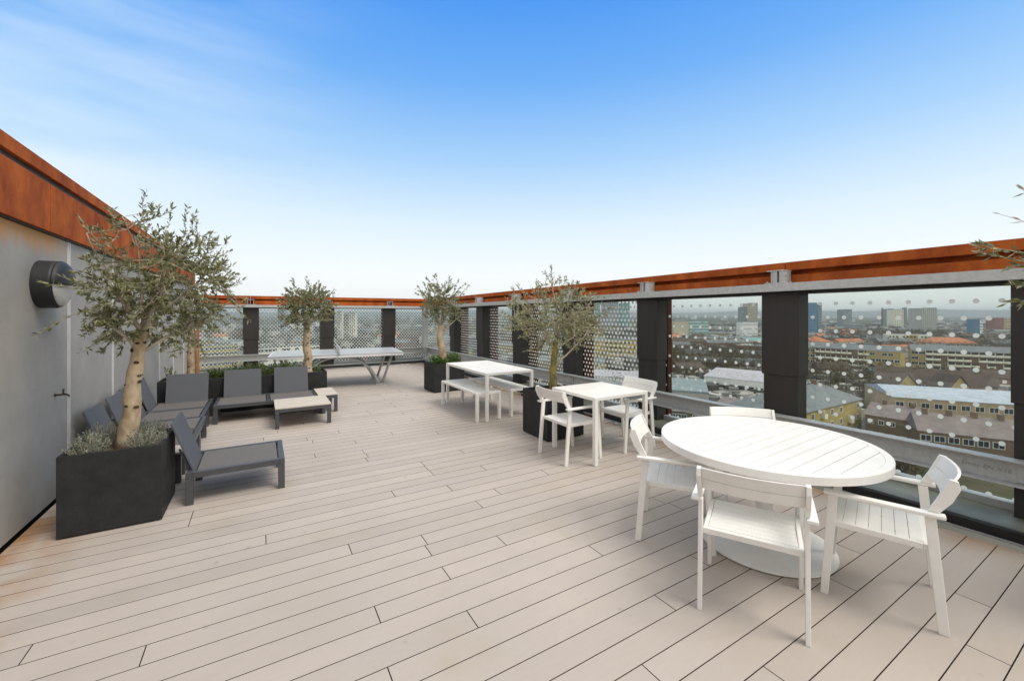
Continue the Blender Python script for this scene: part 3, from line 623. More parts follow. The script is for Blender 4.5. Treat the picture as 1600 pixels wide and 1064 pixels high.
# ------------------------------------------------------------------ lounge modules
def lounge(label, loc, rz, W=.345, backs=(0,)):
    t = thing('lounge_seat', label, 'lounge seat', loc, rz, 'low slate grey lounge seats')
    D, H = .375, .28
    mb = MB(); h0 = H - .052
    mb.box(-W, W, -D, -D + .045, h0, H); mb.box(-W, W, D - .045, D, h0, H); mb.box(-W, -W + .045, -D + .0455, D - .0455, h0, H); mb.box(W - .045, W, -D + .0455, D - .0455, h0, H)
    mb.build('seat_frame', M['frame'], t, bevel=.003)
    nb = len(backs)
    for k, bx in enumerate(backs):
        hw = (W - .047) if nb == 1 else W / nb - .026
        MB().box(bx - hw, bx + hw, -D + .075, D - .060, H - .012, H - .004).build('seat', M['mesh'], t, bevel=.002)
    if nb > 1: MB().box(-.022, .022, -D + .0455, D - .0455, h0, H - .0005).build('crossbar', M['frame'], t, bevel=.003)
    for sx in (-1, 1):
        for sy in (-1, 1):
            x = sx * (W - .0275); y = sy * (D - .0275); MB().box(x - .0275, x + .0275, y - .0275, y + .0275, 0, h0 - .001).build('leg', M['frame'], t, bevel=.003)
    y0, y1 = -D + .045, -D - .115; z1 = .70
    for bx in backs: MB().prism([(y0, H - .03), (y0 + .018, H - .03), (y1 + .018, z1), (y1, z1)], bx - .265, bx + .265).build('backrest', M['panel'], t, bevel=.004)
    for x in [bx + q for bx in backs for q in (-.2, .2)]: mb = MB(); mb.box(x - .012, x + .012, -D + .005, -D + .05, H - .045, H + .02); mb.prism([(-D + .02, H - .04), (-D + .035, H - .04), (-D - .05, H + .18), (-D - .065, H + .18)], x - .01, x + .01); mb.build('hinge_bracket', M['frame'], t)
    return t
lone = lounge('single slate lounge seat standing apart beside the cube planter', (-.182, 4.855, 0), R(-90))
for (x, y, lab) in [(-1.0, 5.87, 'slate lounge seat nearest the cube planter in the row along the wall'), (-1.0, 6.57, 'second slate lounge seat along the wall, partly behind the olive trunk'), (-1.035, 7.245, 'third slate lounge seat along the wall, next to the corner')]:
    dup(lone, (x, y, 0), R(-90), lab)
cnr = dup(lone, (-1.035, 7.945, 0), R(-90), 'corner slate lounge seat with backrests on two sides')
bk = MB().prism([(0, .25), (.018, .25), (.158, .70), (.14, .70)], -.265, .265).build('backrest', M['panel'], cnr, bevel=.004)
bk.rotation_euler = (0, 0, R(90)); bk.location = (-.20 - .02, .045, 0)   # second back on the planter side
bk.matrix_local = Matrix.Translation((-.225, .045, 0)) @ Matrix.Rotation(R(90), 4, 'Z')
lounge('double slate lounge seat with two backrests in front of the long planter', (.098, 7.965, 0), R(180), .708, (-.36, .36))

def low_table(label, x0, x1, y0, y1, rz=0):
    t = thing('low_table', label, 'low table', ((x0 + x1) / 2, (y0 + y1) / 2, 0), rz, 'low tables with pale wooden tops'); a, b = (x1 - x0) / 2, (y1 - y0) / 2
    mb = MB(); n = max(2, round(2 * b / .15)); w_ = 2 * b / n
    for i in range(n): mb.tone(i / n); mb.box(-a, a, -b + i * w_ + .0012, -b + (i + 1) * w_ - .0012, .282, .30)
    mb.build('tabletop', M['wood'], t, bevel=.002)
    MB().box(-a, a, -b, -b + .03, .232, .2815).box(-a, a, b - .03, b, .232, .2815).box(-a, -a + .03, -b + .031, b - .031, .232, .2815).box(a - .03, a, -b + .031, b - .031, .232, .2815).build('table_frame', M['frame'], t, bevel=.002)
    for sx in (-1, 1):
        for sy in (-1, 1):
            x, y = sx * (a - .026), sy * (b - .026); MB().box(x - .026, x + .026, y - .026, y + .026, 0, .231).build('leg', M['frame'], t, bevel=.003)
low_table('larger low table with pale wooden top in front of the lounge corner', .17, .91, 6.83, 7.56)
low_table('small square low table with pale wooden top at the seat row end', .81, 1.11, 7.58, 8.29)
low_table('small low table half hidden behind the cube planter', -1.28, -.67, 5.16, 5.46)

# ------------------------------------------------------------------ ping-pong table
def pingpong():
    t = thing('ping_pong_table', 'grey outdoor ping-pong table with arched tubular legs at the far end', 'ping-pong table', (1.545, 10.50, 0), R(-5.7))
    a, b = 1.37, .7625
    MB().box(-a, -.004, -b, b, .738, .760).box(.004, a, -b, b, .738, .760).build('tabletop', M['ppblue'], t, bevel=.002)
    mb = MB(); e = .006; z0, z1 = .7602, .7612
    for s in (-1, 1):
        mb.box(-a + e, a - e, s * (b - .016) - .010, s * (b - .016) + .010, z0, z1); mb.box(s * (a - .016) - .010, s * (a - .016) + .010, -b + .03, b - .03, z0, z1)
    mb.build('court_lines', M['white'], t)
    MB().box(-a, a, -b, -b + .012, .690, .737).box(-a, a, b - .012, b, .690, .737).box(-a, -a + .012, -b + .013, b - .013, .690, .737).box(a - .012, a, -b + .013, b - .013, .690, .737).build('rim', M['net'], t, bevel=.002)
    MB().box(-.004, .004, -b - .08, b + .08, .765, .905).build('net', M['net'], t, bevel=.002)
    MB().box(-.015, .015, -b + .02, b - .02, .70, .736).build('crossbar', M['galv'], t)
    for sy in (-1, 1):
        for sx in (-1, 1):
            y = sy * .46; foot = .86 * sx
            pts = [(foot, y, .03), (foot - .10 * sx, y, .24), (foot - .26 * sx, y, .46), (foot - .50 * sx, y, .62), (foot - .74 * sx, y, .675), (.01 * sx, y, .685)]
            sm_ = []
            for i in range(len(pts) - 1):
                for k in range(4): sm_.append(Vector(pts[i]).lerp(Vector(pts[i + 1]), k / 4))
            sm_.append(Vector(pts[-1])); q = list(sm_)
            for _ in range(4): q = [q[0]] + [(q[i - 1] + q[i] * 2 + q[i + 1]) / 4 for i in range(1, len(q) - 1)] + [q[-1]]
            MB().tube(q, .032, 12).build('arched_leg', M['galv'], t, smooth=True)
            MB().tube([(foot + .075 * sx, y, .03), (foot + .30 * sx, y, .70)], .030, 12).build('straight_leg', M['galv'], t, smooth=True)
            MB().box(foot - .07, foot + .13, y - .05, y + .05, 0, .03).build('foot', M['galv'], t, bevel=.004) if sx > 0 else MB().box(foot - .13, foot + .07, y - .05, y + .05, 0, .03).build('foot', M['galv'], t, bevel=.004)
pingpong()

# ------------------------------------------------------------------ white furniture
def slat_top(mb, x0, x1, y0, y1, z0, z1, n, along='x', g=.0016, rim=.03):
    mb.box(x0, x1, y0, y0 + rim, z0, z1); mb.box(x0, x1, y1 - rim, y1, z0, z1); mb.box(x0, x0 + rim, y0 + rim + .0005, y1 - rim - .0005, z0, z1); mb.box(x1 - rim, x1, y0 + rim + .0005, y1 - rim - .0005, z0, z1)
    a0, a1, b0, b1 = x0 + rim + g, x1 - rim - g, y0 + rim + g, y1 - rim - g
    for i in range(n):
        if along == 'x': w_ = (b1 - b0) / n; mb.box(a0, a1, b0 + i * w_ + g / 2, b0 + (i + 1) * w_ - g / 2, z1 - .014, z1 - .0008)
        else: w_ = (a1 - a0) / n; mb.box(a0 + i * w_ + g / 2, a0 + (i + 1) * w_ - g / 2, b0, b1, z1 - .014, z1 - .0008)
def straight_table(name, label, cat, x0, x1, y0, y1, h, leg, th, nsl, along, group=None):
    t = thing(name, label, cat, ((x0 + x1) / 2, (y0 + y1) / 2, 0), 0, group); a, b = (x1 - x0) / 2, (y1 - y0) / 2
    mb = MB(); slat_top(mb, -a, a, -b, b, h - th, h, nsl, along); mb.build('seat' if cat == 'bench' else 'tabletop', M['white'], t, bevel=.0025)
    for sx in (-1, 1):
        for sy in (-1, 1):
            x, y = sx * (a - leg / 2), sy * (b - leg / 2); MB().box(x - leg / 2, x + leg / 2, y - leg / 2, y + leg / 2, .004, h - th - .0005).box(x - leg / 2 + .004, x + leg / 2 - .004, y - leg / 2 + .004, y + leg / 2 - .004, 0, .0035).build('leg', M['white'], t, bevel=.003)
    return t
straight_table('dining_table', 'long white rectangular table with a bench on either side', 'table', 2.93, 3.79, 5.64, 7.25, .74, .045, .038, 10, 'y')
straight_table('bench', 'white bench on the near left side of the long white table', 'bench', 2.795, 3.225, 5.705, 7.14, .44, .045, .034, 6, 'y', 'white benches at the long table')
straight_table('bench', 'white bench on the far side of the long table, by the glass', 'bench', 3.41, 3.81, 5.72, 7.12, .44, .045, .034, 6, 'y', 'white benches at the long table')
straight_table('dining_table', 'small white square table between two armchairs', 'table', 3.085, 3.905, 3.40, 4.18, .74, .045, .036, 8, 'x')
# round table
rt = thing('round_table', 'large round white slatted table on a domed base', 'table', (3.12, 1.655, 0), R(3))
mb = MB(); n = 96; ri, ro = .655, .70
pts = []
for r_, z in ((ro - .003, .740), (ro, .737), (ro, .690), (ro - .02, .690), (ri, .700), (ri, .740)): pts += [(r_ * math.cos(2 * math.pi * k / n), r_ * math.sin(2 * math.pi * k / n), z) for k in range(n)]
mb.poly(pts, [(i * n + k, i * n + (k + 1) % n, ((i + 1) % 6) * n + (k + 1) % n, ((i + 1) % 6) * n + k) for i in range(6) for k in range(n)])
mb.build('table_rim', M['white'], rt)
mb = MB(); ns = 14; R2 = ri - .001
for i in range(ns):
    y0 = -R2 + 2 * R2 * i / ns + .003; y1 = -R2 + 2 * R2 * (i + 1) / ns - .003; p = []
    for k in range(9): y = y0 + (y1 - y0) * k / 8; p.append((math.sqrt(max(0, R2 * R2 - y * y)), y))
    for k in range(9): y = y1 + (y0 - y1) * k / 8; p.append((-math.sqrt(max(0, R2 * R2 - y * y)), y))
    mb.prism(p, .722, .7385, 'z')
mb.build('tabletop', M['white'], rt)
MB().box(-.6, .6, -.03, .03, .69, .7215).box(-.03, .03, -.6, -.031, .69, .7215).box(-.03, .03, .031, .6, .69, .7215).lathe([(.64, .712), (.64, .718)], n=64).build('under_frame', M['white'], rt)
MB().lathe([(.055, .03), (.055, .69)], n=32).build('pedestal', M['white'], rt, smooth=False)
MB().lathe([(.425, .006), (.43, .010), (.428, .018), (.40, .022), (.2, .03), (.06, .034)], n=96).build('base', M['white'], rt)
mb = MB()
for k in range(8): a = k * math.pi / 4 + .3; mb.lathe([(.014, 0), (.014, .0058)], .40 * math.cos(a), .40 * math.sin(a), 12)
mb.build('feet', M['white'], rt)

def chair_proto(label, loc, rz):
    """armchair facing +Y; origin midway between the rear legs on the floor"""
    t = thing('armchair', label, 'armchair', loc, rz, 'white metal armchairs')
    W = .26; wm = M['white']
    for s in (-1, 1):
        xa, xb = sorted((s * W, s * (W - .022)))
        MB().prism([(-.02, 0), (.022, 0), (.075, .60), (.03, .60)], xa, xb).build('leg', wm, t, bevel=.003)
        MB().prism([(.478, 0), (.516, 0), (.49, .40), (.478, .60), (.432, .60), (.445, .40)], xa, xb).build('leg', wm, t, bevel=.003)
        xa, xb = sorted((s * (W + .034), s * (W - .018)))
        MB().box(xa, xb, -.004, .497, .601, .621).build('armrest', wm, t, bevel=.005)
        xa, xb = sorted((s * W, s * (W - .022)))
        MB().prism([(.018, .6215), (.064, .6215), (.03, .69), (-.018, .805), (-.050, .800), (-.058, .76), (-.03, .69)], xa, xb).build('back_support', wm, t, bevel=.003)
    # seat
    mb = MB(); x = W - .0225
    mb.box(-x, x, .045, .075, .405, .437); mb.box(-x, x, .452, .482, .405, .437); mb.box(-x, -x + .022, .0755, .4515, .405, .437); mb.box(x - .022, x, .0755, .4515, .405, .437)
    mb.build('seat_frame', wm, t, bevel=.003)
    mb = MB(); ns = 7; a0, a1 = .072, .470
    for i in range(ns):
        y0 = a0 + (a1 - a0) * i / ns + .0015; y1 = a0 + (a1 - a0) * (i + 1) / ns - .0015
        def sg_(y): q = (y - a0) / (a1 - a0); return .441 - .014 * math.sin(math.pi * min(1, max(0, q)))
        mb.prism([(y0, sg_(y0) - .012), (y1, sg_(y1) - .012), (y1, sg_(y1)), (y0, sg_(y0))], -x + .024, x - .024)
    mb.build('seat', wm, t, bevel=.001)
    # curved back of two boards
    mb = MB(); n = 12
    for (z0, z1) in ((.668, .732), (.735, .803)):
        def yb(z): return .035 - (z - .66) * .50
        P = []
        for k in range(n + 1):
            u = -x + 2 * x * k / n; bow = .034 * (1 - (u / x) ** 2)
            for (zz, th) in ((z0, 0), (z0, .014), (z1, .014), (z1, 0)): P.append((u, yb(zz) - bow - th + .004, zz))
        mb.poly(P, [(k * 4 + j, k * 4 + (j + 1) % 4, (k + 1) * 4 + (j + 1) % 4, (k + 1) * 4 + j) for k in range(n) for j in range(4)] + [(0, 1, 2, 3), tuple(n * 4 + j for j in (3, 2, 1, 0))])
    mb.build('backrest', wm, t, bevel=.002)
    return t
def face(fx, fy): return math.atan2(-fx, fy)
c2 = chair_proto('white armchair nearest the viewer, its back turned, at the round table', (2.226, 1.25, 0), face(.885, .467))
dup(c2, (2.56, 2.29, 0), face(.584, -.812), 'white armchair on the left side of the round table')
dup(c2, (3.248, .775, 0), face(-.304, .952), 'white armchair on the right side of the round table')
dup(c2, (3.66, 2.13, 0), face(-.70, -.71), 'white armchair behind the round table, only its backrest showing')
dup(c2, (2.83, 3.83, 0), face(1, 0), 'white armchair on the left of the square table, before the planter')
dup(c2, (4.185, 3.80, 0), face(-1, 0), 'white armchair on the glass side of the square table')

HAZE = 1.8e-4
# ------------------------------------------------------------------ city below
def unit_box_mesh(name, sx, sy, sz, m):
    o = MB().box(-sx / 2, sx / 2, -sy, 0, 0, sz); me = bpy.data.meshes.new(name); me.from_pydata(o.v, [], o.f); me.materials.append(m); return me
WMC = {}
def win_mesh(w_, h_, kind):
    k = (round(w_, 1), round(h_, 1), kind)
    if k not in WMC:
        if kind == 'framed':
            o = MB(); f = .12
            o.box(-w_ / 2, w_ / 2, -.10, 0, 0, f).box(-w_ / 2, w_ / 2, -.10, 0, h_ - f, h_).box(-w_ / 2, -w_ / 2 + f, -.10, 0, f, h_ - f).box(w_ / 2 - f, w_ / 2, -.10, 0, f, h_ - f)
            o.box(-f / 3, f / 3, -.09, 0, f, h_ - f)
            me = bpy.data.meshes.new('window'); me.from_pydata(o.v, [], o.f); me.materials.append(CM['window_white'])
            p = unit_box_mesh('pane', w_ - .1, .05, h_ - .1, CM['pane']); WMC[k] = (me, p)
        elif kind == 'balcony':
            o = MB(); o.box(-w_ / 2, w_ / 2, -1.1, 0, -.15, 0).box(-w_ / 2, w_ / 2, -1.1, -1.0, 0, 1.0).box(-w_ / 2, -w_ / 2 + .2, -1.0, 0, 0, h_ + .4)
            me = bpy.data.meshes.new('balcony'); me.from_pydata(o.v, [], o.f); me.materials.append(CM['cream'])
            p = unit_box_mesh('pane', w_ * .8, .05, h_, CM['pane']); WMC[k] = (me, p)
        else:
            WMC[k] = (unit_box_mesh('window', w_, .06, h_, CM['pane'] if kind == 'dark' else CM['window_white']), None)
    return WMC[k]
def put(me, name, parent, loc, rz=0):
    o = bpy.data.objects.new(name, me); C.objects.link(o); o.parent = parent; o.location = loc; o.rotation_euler = (0, 0, rz); return o
def roof_mb(kind, Lx, D, h, rise, eave=.35):
    mb = MB(); a, b = -eave, Lx + eave; c, d = -eave, D + eave; z = h
    if kind == 'hip':
        q = min((d - c) / 2, (b - a) / 2 - .5); m_ = (c + d) / 2
        mb.poly([(a, c, z), (b, c, z), (b, d, z), (a, d, z), (a + q, m_, z + rise), (b - q, m_, z + rise), (a, c, z - .15), (b, c, z - .15), (b, d, z - .15), (a, d, z - .15)], [(0, 1, 5, 4), (1, 2, 5), (2, 3, 4, 5), (3, 0, 4), (6, 7, 1, 0), (7, 8, 2, 1), (8, 9, 3, 2), (9, 6, 0, 3), (9, 8, 7, 6)])
    elif kind == 'gable':
        m_ = (c + d) / 2; mb.poly([(a, c, z), (b, c, z), (b, d, z), (a, d, z), (a, m_, z + rise), (b, m_, z + rise)], [(0, 1, 5, 4), (2, 3, 4, 5), (0, 4, 3), (1, 2, 5), (3, 2, 1, 0)])
    else:
        mb.box(a + .3, b - .3, c + .3, d - .3, z, z + .3).box(a + .5, b - .5, c + .3, c + .6, z + .3, z + .3 + rise)
    return mb
def bld(name, label, cat, A, B, depth, h, wall, roof=('flat', .6, 'felt'), floors=0, bays=0, wk='dark', ww=1.3, wh=1.4, skip=None, base=GZ, group=None, sections=None, chim=0, side=0, slab=None):
    A = Vector(A); B = Vector(B); L_ = (B - A).length; ang = math.atan2(B.y - A.y, B.x - A.x)
    t = thing(name, label, cat, (A.x, A.y, base), ang, group)
    if sections:
        x = 0
        for frac, wm_ in sections:
            MB().box(x, x + frac * L_, 0 if wm_ != 'brown_brick' else .25, depth, 0, h).build('wall', CM[wm_], t); x += frac * L_
    else: MB().box(0, L_, 0, depth, 0, h).build('wall', CM[wall], t)
    rf = roof_mb(roof[0], L_, depth, h + .005, roof[1]).build('roof', CM[roof[2]], t)
    rnd = random.Random(hash(label) % 1000 if False else len(label) * 7)
    for k in range(chim):
        x = L_ * (k + .5) / chim; put(unit_box_mesh('chimney', .9, 1.1, roof[1] + 1.2, CM['brown_brick']), 'chimney', rf, (x, depth / 2 + .5, h - .2))
    if floors:
        fh = h / floors; cnt = 0
        for f in range(floors):
            for b_ in range(bays):
                if cnt >= 96: break
                x = L_ * (b_ + .5) / bays; kk = wk(b_ / bays, f) if callable(wk) else wk
                if not kk or rnd.random() < .10: continue
                me, p = win_mesh(ww, wh, kk); o = put(me, 'balcony' if kk == 'balcony' else 'window', t, (x, -.005 if kk != 'balcony' else .2, f * fh + (fh - wh) * .5)); cnt += 1
                if p: put(p, 'pane', o, (0, .0, .05 if kk == 'framed' else 0.0))
        if side:
            for f in range(floors):
                for b_ in range(side):
                    me, p = win_mesh(ww, wh, wk if isinstance(wk, str) else 'framed'); o = put(me, 'window', t, (L_ + .005, depth * (b_ + .5) / side, f * fh + (fh - wh) * .5), R(90))
                    if p: put(p, 'pane', o, (0, 0, .05))
    return t
# --- near right
bld('apartment_building', 'yellow brick flats with grey hipped roof and balconies, just below the middle pane', 'apartment building', Pd(1228, 98), Pd(1346, 119), 15, 9.4, 'yellow_brick', ('hip', 4.2, 'slate'), 3, 8, lambda q, f: 'framed' if int(q * 8) % 3 else ('balcony' if f else 'framed'), 1.5, 1.6, chim=2, side=3)
bld('house', 'nearest brown terraced building with mauve tiled roof and white windows', 'house', Pd(1436, 99), Pd(1650, 88), 10, 6.0, 'brown_brick', ('gable', 3.6, 'mauve_tile'), 2, 9, 'framed', 1.9, 1.5, chim=5)
bld('school_building', 'tan building under a wide pale blue metal roof in the near right pane', 'building', Pd(1396, 128), Pd(1660, 113), 26, 8.2, 'tan_brick', ('gable', 2.0, 'metal_roof'), 2, 12, 'framed', 2.0, 1.6)
bld('workshop', 'low mauve-roofed workshop left of the blue metal roof', 'workshop', Pd(1352, 113), Pd(1440, 104), 12, 6.5, 'brown_brick', ('gable', 2.6, 'mauve_tile'), 2, 5, 'framed', 1.2, 1.3, chim=2)
bld('workshop', 'grey flat-roofed workshop between the yellow flats and the brown terrace', 'workshop', Pd(1350, 96), Pd(1430, 92), 9, 4.0, 'concrete', ('flat', .5, 'felt'), 1, 4, 'dark', 2.0, 1.4)
bld('terraced_house', 'long dark-roofed terrace with gabled dormers in front of the slab flats', 'house', Pd(1368, 168), Pd(1560, 146), 10, 8, 'brown_brick', ('gable', 4.4, 'brown_tile'), 2, 16, 'framed', 1.8, 1.7, chim=4)
for i, px in enumerate((1418, 1500)):
    t = thing('house', ['narrow yellow-gabled house projecting from the left of the dark-roofed terrace', 'narrow yellow-gabled house projecting from the right of the dark-roofed terrace'][i], 'house', (*Pd(px, 152 - i * 5), GZ), R(-YAW), 'yellow-gabled houses')
    MB().prism([(-3.4, 0), (3.4, 0), (3.4, 7.5), (0, 11.4), (-3.4, 7.5)], 0, 8, 'y').build('wall', CM['yellow_brick'], t)
    MB().prism([(-3.8, 7.2), (0, 11.65), (3.8, 7.2), (3.8, 7.5), (0, 12.0), (-3.8, 7.5)], -.3, 8.3, 'y').build('roof', CM['brown_tile'], t)
    for k in (-1, 1):
        for z in (1.2, 4.4): me, p = win_mesh(2.2, 1.9, 'framed'); o = put(me, 'window', t, (k * 1.6, -.005, z)); put(p, 'pane', o, (0, 0, .05))
sec = [(.22, 'yellow_brick'), (.50, 'brown_brick'), (.28, 'yellow_brick')]
bld('apartment_building', 'long slab of flats with yellow brick ends, seen left of centre in the pane', 'apartment building', Pd(1236, 262), Pd(1407, 221), 11, 13.2, 'concrete', ('gable', 2.8, 'slate'), 4, 20, lambda q, f: 'balcony' if .22 <= q < .72 else 'framed', 2.3, 1.6, sections=sec)
sec = [(.10, 'yellow_brick'), (.90, 'brown_brick')]
bld('apartment_building', 'long slab of flats with grey balconies, right of the yellow-ended slab', 'apartment building', Pd(1424, 227), Pd(1665, 196), 11, 14.0, 'concrete', ('gable', 2.8, 'slate'), 5, 19, lambda q, f: 'balcony' if q > .10 else 'framed', 3.0, 1.6, sections=sec)
bld('house', 'cream terrace with a yellow middle section beyond the slab flats', 'house', Pd(1388, 430), Pd(1455, 418), 12, 12, 'cream', ('flat', .5, 'white_paint'), 3, 12, 'dark', 1.6, 1.6, sections=[(.42, 'cream'), (.28, 'yellow_brick'), (.30, 'cream')])
bld('house', 'orange-roofed building at the left edge of the middle pane', 'house', Pd(1258, 400), Pd(1302, 392), 20, 7, 'cream', ('hip', 4.5, 'orange_tile'), 2, 8, 'dark', 1.2, 1.3)
bld('house', 'long low building with orange tiled roof behind the grey slab flats', 'house', Pd(1446, 372), Pd(1528, 360), 16, 8, 'tan_brick', ('hip', 4.5, 'orange_tile'), 2, 12, 'dark', 1.2, 1.3)
def tower(label, px0, px1, d, ytop, wall, fl, by, dep=None, wk='dark', name='tower_block', ww=1.6, wh=1.4, roof='felt'):
    A, B = Pd(px0, d), Pd(px1, d); h = 1.65 + (490 - ytop) * d / FPX - GZ; W_ = (px1 - px0) * d / FPX
    bld(name, label, 'tower block' if name == 'tower_block' else 'building', A, B, dep or W_, h, wall, ('flat', .8, roof), fl, by, wk, W_ / by * .55 if ww is None else ww, wh)
tower('bright blue tower standing behind the big black post', 1254, 1277, 640, 474, 'blue_cladding', 11, 5, wk='white', ww=1.2, wh=.5)
tower('grey tower touching the right side of the bright blue tower', 1278, 1284, 650, 476, 'grey_cladding', 11, 2)
tower('dark grey slab tower left of the thin chimney', 1318, 1331, 860, 484, 'grey_cladding', 9, 6)
tower('blue-grey tower to the left of the white tower', 1388, 1397, 880, 483, 'grey_cladding', 12, 4)
tower('white tower in the middle of the right pane', 1398, 1412, 860, 484, 'cream', 14, 5)
tower('slim dark tower touching the right side of the white tower', 1413, 1417, 860, 481, 'grey_cladding', 12, 2)
tower('broad grey concrete tower above the winter trees', 1441, 1464, 660, 482, 'concrete', 13, 7)
tower('blue and white block near the right edge of the pane', 1521, 1531, 620, 499, 'blue_cladding', 6, 3)
tower('white block attached to the right of the blue block', 1531.3, 1536, 620, 500, 'white_paint', 6, 2)
tower('brown block at the far right edge of the pane', 1555, 1568, 700, 497, 'red_brick', 7, 5)
tower('pale orange block at the far right edge of the pane', 1569, 1579, 700, 498, 'tan_brick', 7, 4)
tower('shorter grey tower of the pair in the left clear pane', 1158, 1167, 640, 480, 'grey_cladding', 15, 4)
tower('taller grey tower of the pair in the left clear pane', 1169, 1184, 650, 474.5, 'beige', 17, 5)
tower('wide grey office block with ribbon windows in the left clear pane', 1077, 1107, 560, 501, 'teal', 6, 8, dep=18, wk='white', ww=3.2, wh=.8, name='office_building')
tower('blank grey end block joined to the left of the ribbon-windowed offices', 1052, 1076.5, 555, 502, 'beige', 0, 0, dep=18, name='office_building')
tower('low white block beneath the pair of grey towers', 1160, 1184, 520, 503.5, 'white_paint', 4, 8, dep=14, name='office_building', ww=1.6, wh=.8)
t = thing('chimney_stack', 'thin dark chimney stack on the skyline left of the white tower', 'chimney', (*Pd(1378.5, 900), GZ), 0)
MB().lathe([(2.2, 0), (1.5, 44)], n=16).build('shaft', CM['brown_brick'], t); MB().lathe([(1.75, 43.9), (1.75, 46)], n=16).build('cap', CM['grey_cladding'], t)
bld('station_building', 'long low building with pale green roof below the office block', 'building', Pd(1108, 470), Pd(1192, 430), 18, 6, 'concrete', ('gable', 2.0, 'teal'), 1, 14, 'white', 2.4, 2)
bld('school_building', 'red brick hall beside the trees in the left clear pane', 'building', Pd(1150, 352), Pd(1200, 335), 18, 7, 'red_brick', ('flat', .6, 'white_paint'), 1, 7, 'white', 2.0, 1.4)
bld('warehouse', 'broad lilac-roofed warehouse in the left clear pane', 'warehouse', Pd(1100, 182), Pd(1225, 160), 30, 6.6, 'white_paint', ('gable', 2.4, 'lilac_roof'), 1, 9, 'dark', 2.4, 1.6)
bld('warehouse', 'flat grey-blue roofed warehouse at the lower left of the clear pane', 'warehouse', Pd(1020, 150), Pd(1108, 143), 34, 6, 'concrete', ('flat', .5, 'felt'), 1, 8, 'white', 2.0, 1.2)
bld('workshop', 'low mauve-roofed sheds right below the lilac warehouse', 'workshop', Pd(1112, 128), Pd(1212, 114), 16, 5, 'brown_brick', ('gable', 2.4, 'mauve_tile'), 1, 8, 'framed', 1.6, 1.3)
bld('terraced_house', 'brown terrace with white bay windows below the grey-blue warehouse roof', 'house', Pd(1030, 122), Pd(1118, 117), 9, 5.6, 'olive_brown', ('gable', 2.6, 'slate'), 2, 10, 'framed', 1.6, 1.4)
# --- behind the far and dotted screens
bld('apartment_building', 'yellow flats glimpsed through the leftmost dotted pane', 'apartment building', Pd(290, 230), Pd(372, 250), 11, 15, 'yellow_brick', ('flat', .6, 'felt'), 5, 14, 'framed', 1.9, 1.5)
bld('apartment_building', 'cream flats glimpsed behind the ping-pong table', 'apartment building', Pd(404, 235), Pd(505, 262), 11, 14, 'cream', ('flat', .6, 'slate'), 5, 15, 'framed', 2.4, 1.6)
tower('left white tower of the pair behind the far dotted pane', 527, 534, 560, 487, 'cream', 13, 3, ww=1.4)
tower('right white tower of the pair behind the far dotted pane', 546, 555, 560, 489, 'cream', 13, 3, ww=1.4)
tower('long pale block with dark windows between the two white towers', 535, 545, 585, 492, 'concrete', 10, 5)
tower('tall blue glass tower behind the dotted pane beside the big post', 926, 938, 900, 470, 'teal', 18, 4)
tower('wide blue glass tower behind the dotted pane beside the big post', 944, 966, 950, 468, 'grey_cladding', 16, 6)
tower('dark glass tower at the left of the black post', 970, 984, 980, 474, 'teal', 16, 4)
tower('pale tower seen through the dotted pane past the first olive', 434, 444, 700, 481, 'grey_cladding', 14, 4)
bld('warehouse', 'white-roofed warehouse through the dotted pane beside the big post', 'warehouse', Pd(905, 175), Pd(1010, 165), 18, 8, 'white_paint', ('gable', 1.5, 'lilac_roof'), 1, 8, 'dark', 3, 2)
bld('apartment_building', 'tan brick flats through the dotted pane beside the big post', 'apartment building', Pd(915, 300), Pd(1015, 310), 12, 14, 'yellow_brick', ('flat', .5, 'felt'), 4, 14, 'dark', 1.8, 1.5)
# --- rows of ordinary houses and blocks (shared meshes)
rnd = random.Random(77)
occupied = [(o.location.x, o.location.y) for o in bpy.data.objects if o.parent is None and o.location.z < -30]
def proto_house(kind):
    wall, roof, lab = kind
    t = thing('terraced_house', lab, 'house', (0, 0, GZ), 0, 'rows of ' + lab.replace('house', 'houses'))
    MB().box(0, 14, 0, 9, 0, 6).build('wall', CM[wall], t); roof_mb('gable', 14, 9, 6.005, 3).build('roof', CM[roof], t)
    MB().box(4, 5, 4, 5, 6, 10).box(10, 11, 4, 5, 6, 10).build('chimney', CM['brown_brick'], t)
    wnd = MB()
    for x in (1.8, 4.8, 9, 12):
        for z in (1, 3.8): me, p = win_mesh(1.4, 1.4, 'white'); put(me, 'window', t, (x, -.01, z))
    return t
HK = [('brown_brick', 'brown_tile', 'small brown brick house with dark roof among the streets below'), ('yellow_brick', 'slate', 'small yellow brick house with grey roof among the streets below'), ('cream', 'orange_tile', 'small cream house with orange roof among the streets below'), ('red_brick', 'slate', 'small red brick house with slate roof among the streets below')]
BK = [('white_paint', 'white flat-roofed block among the far streets'), ('concrete', 'grey concrete block among the far streets'), ('tan_brick', 'tan brick block among the far streets'), ('grey_cladding', 'dark clad block among the far streets')]
hp = [proto_house(k) for k in HK]; used = set()
def free(x, y, r): return all((x - a) ** 2 + (y - b) ** 2 > r * r for a, b in occupied)
cnt = 0; tries = 0
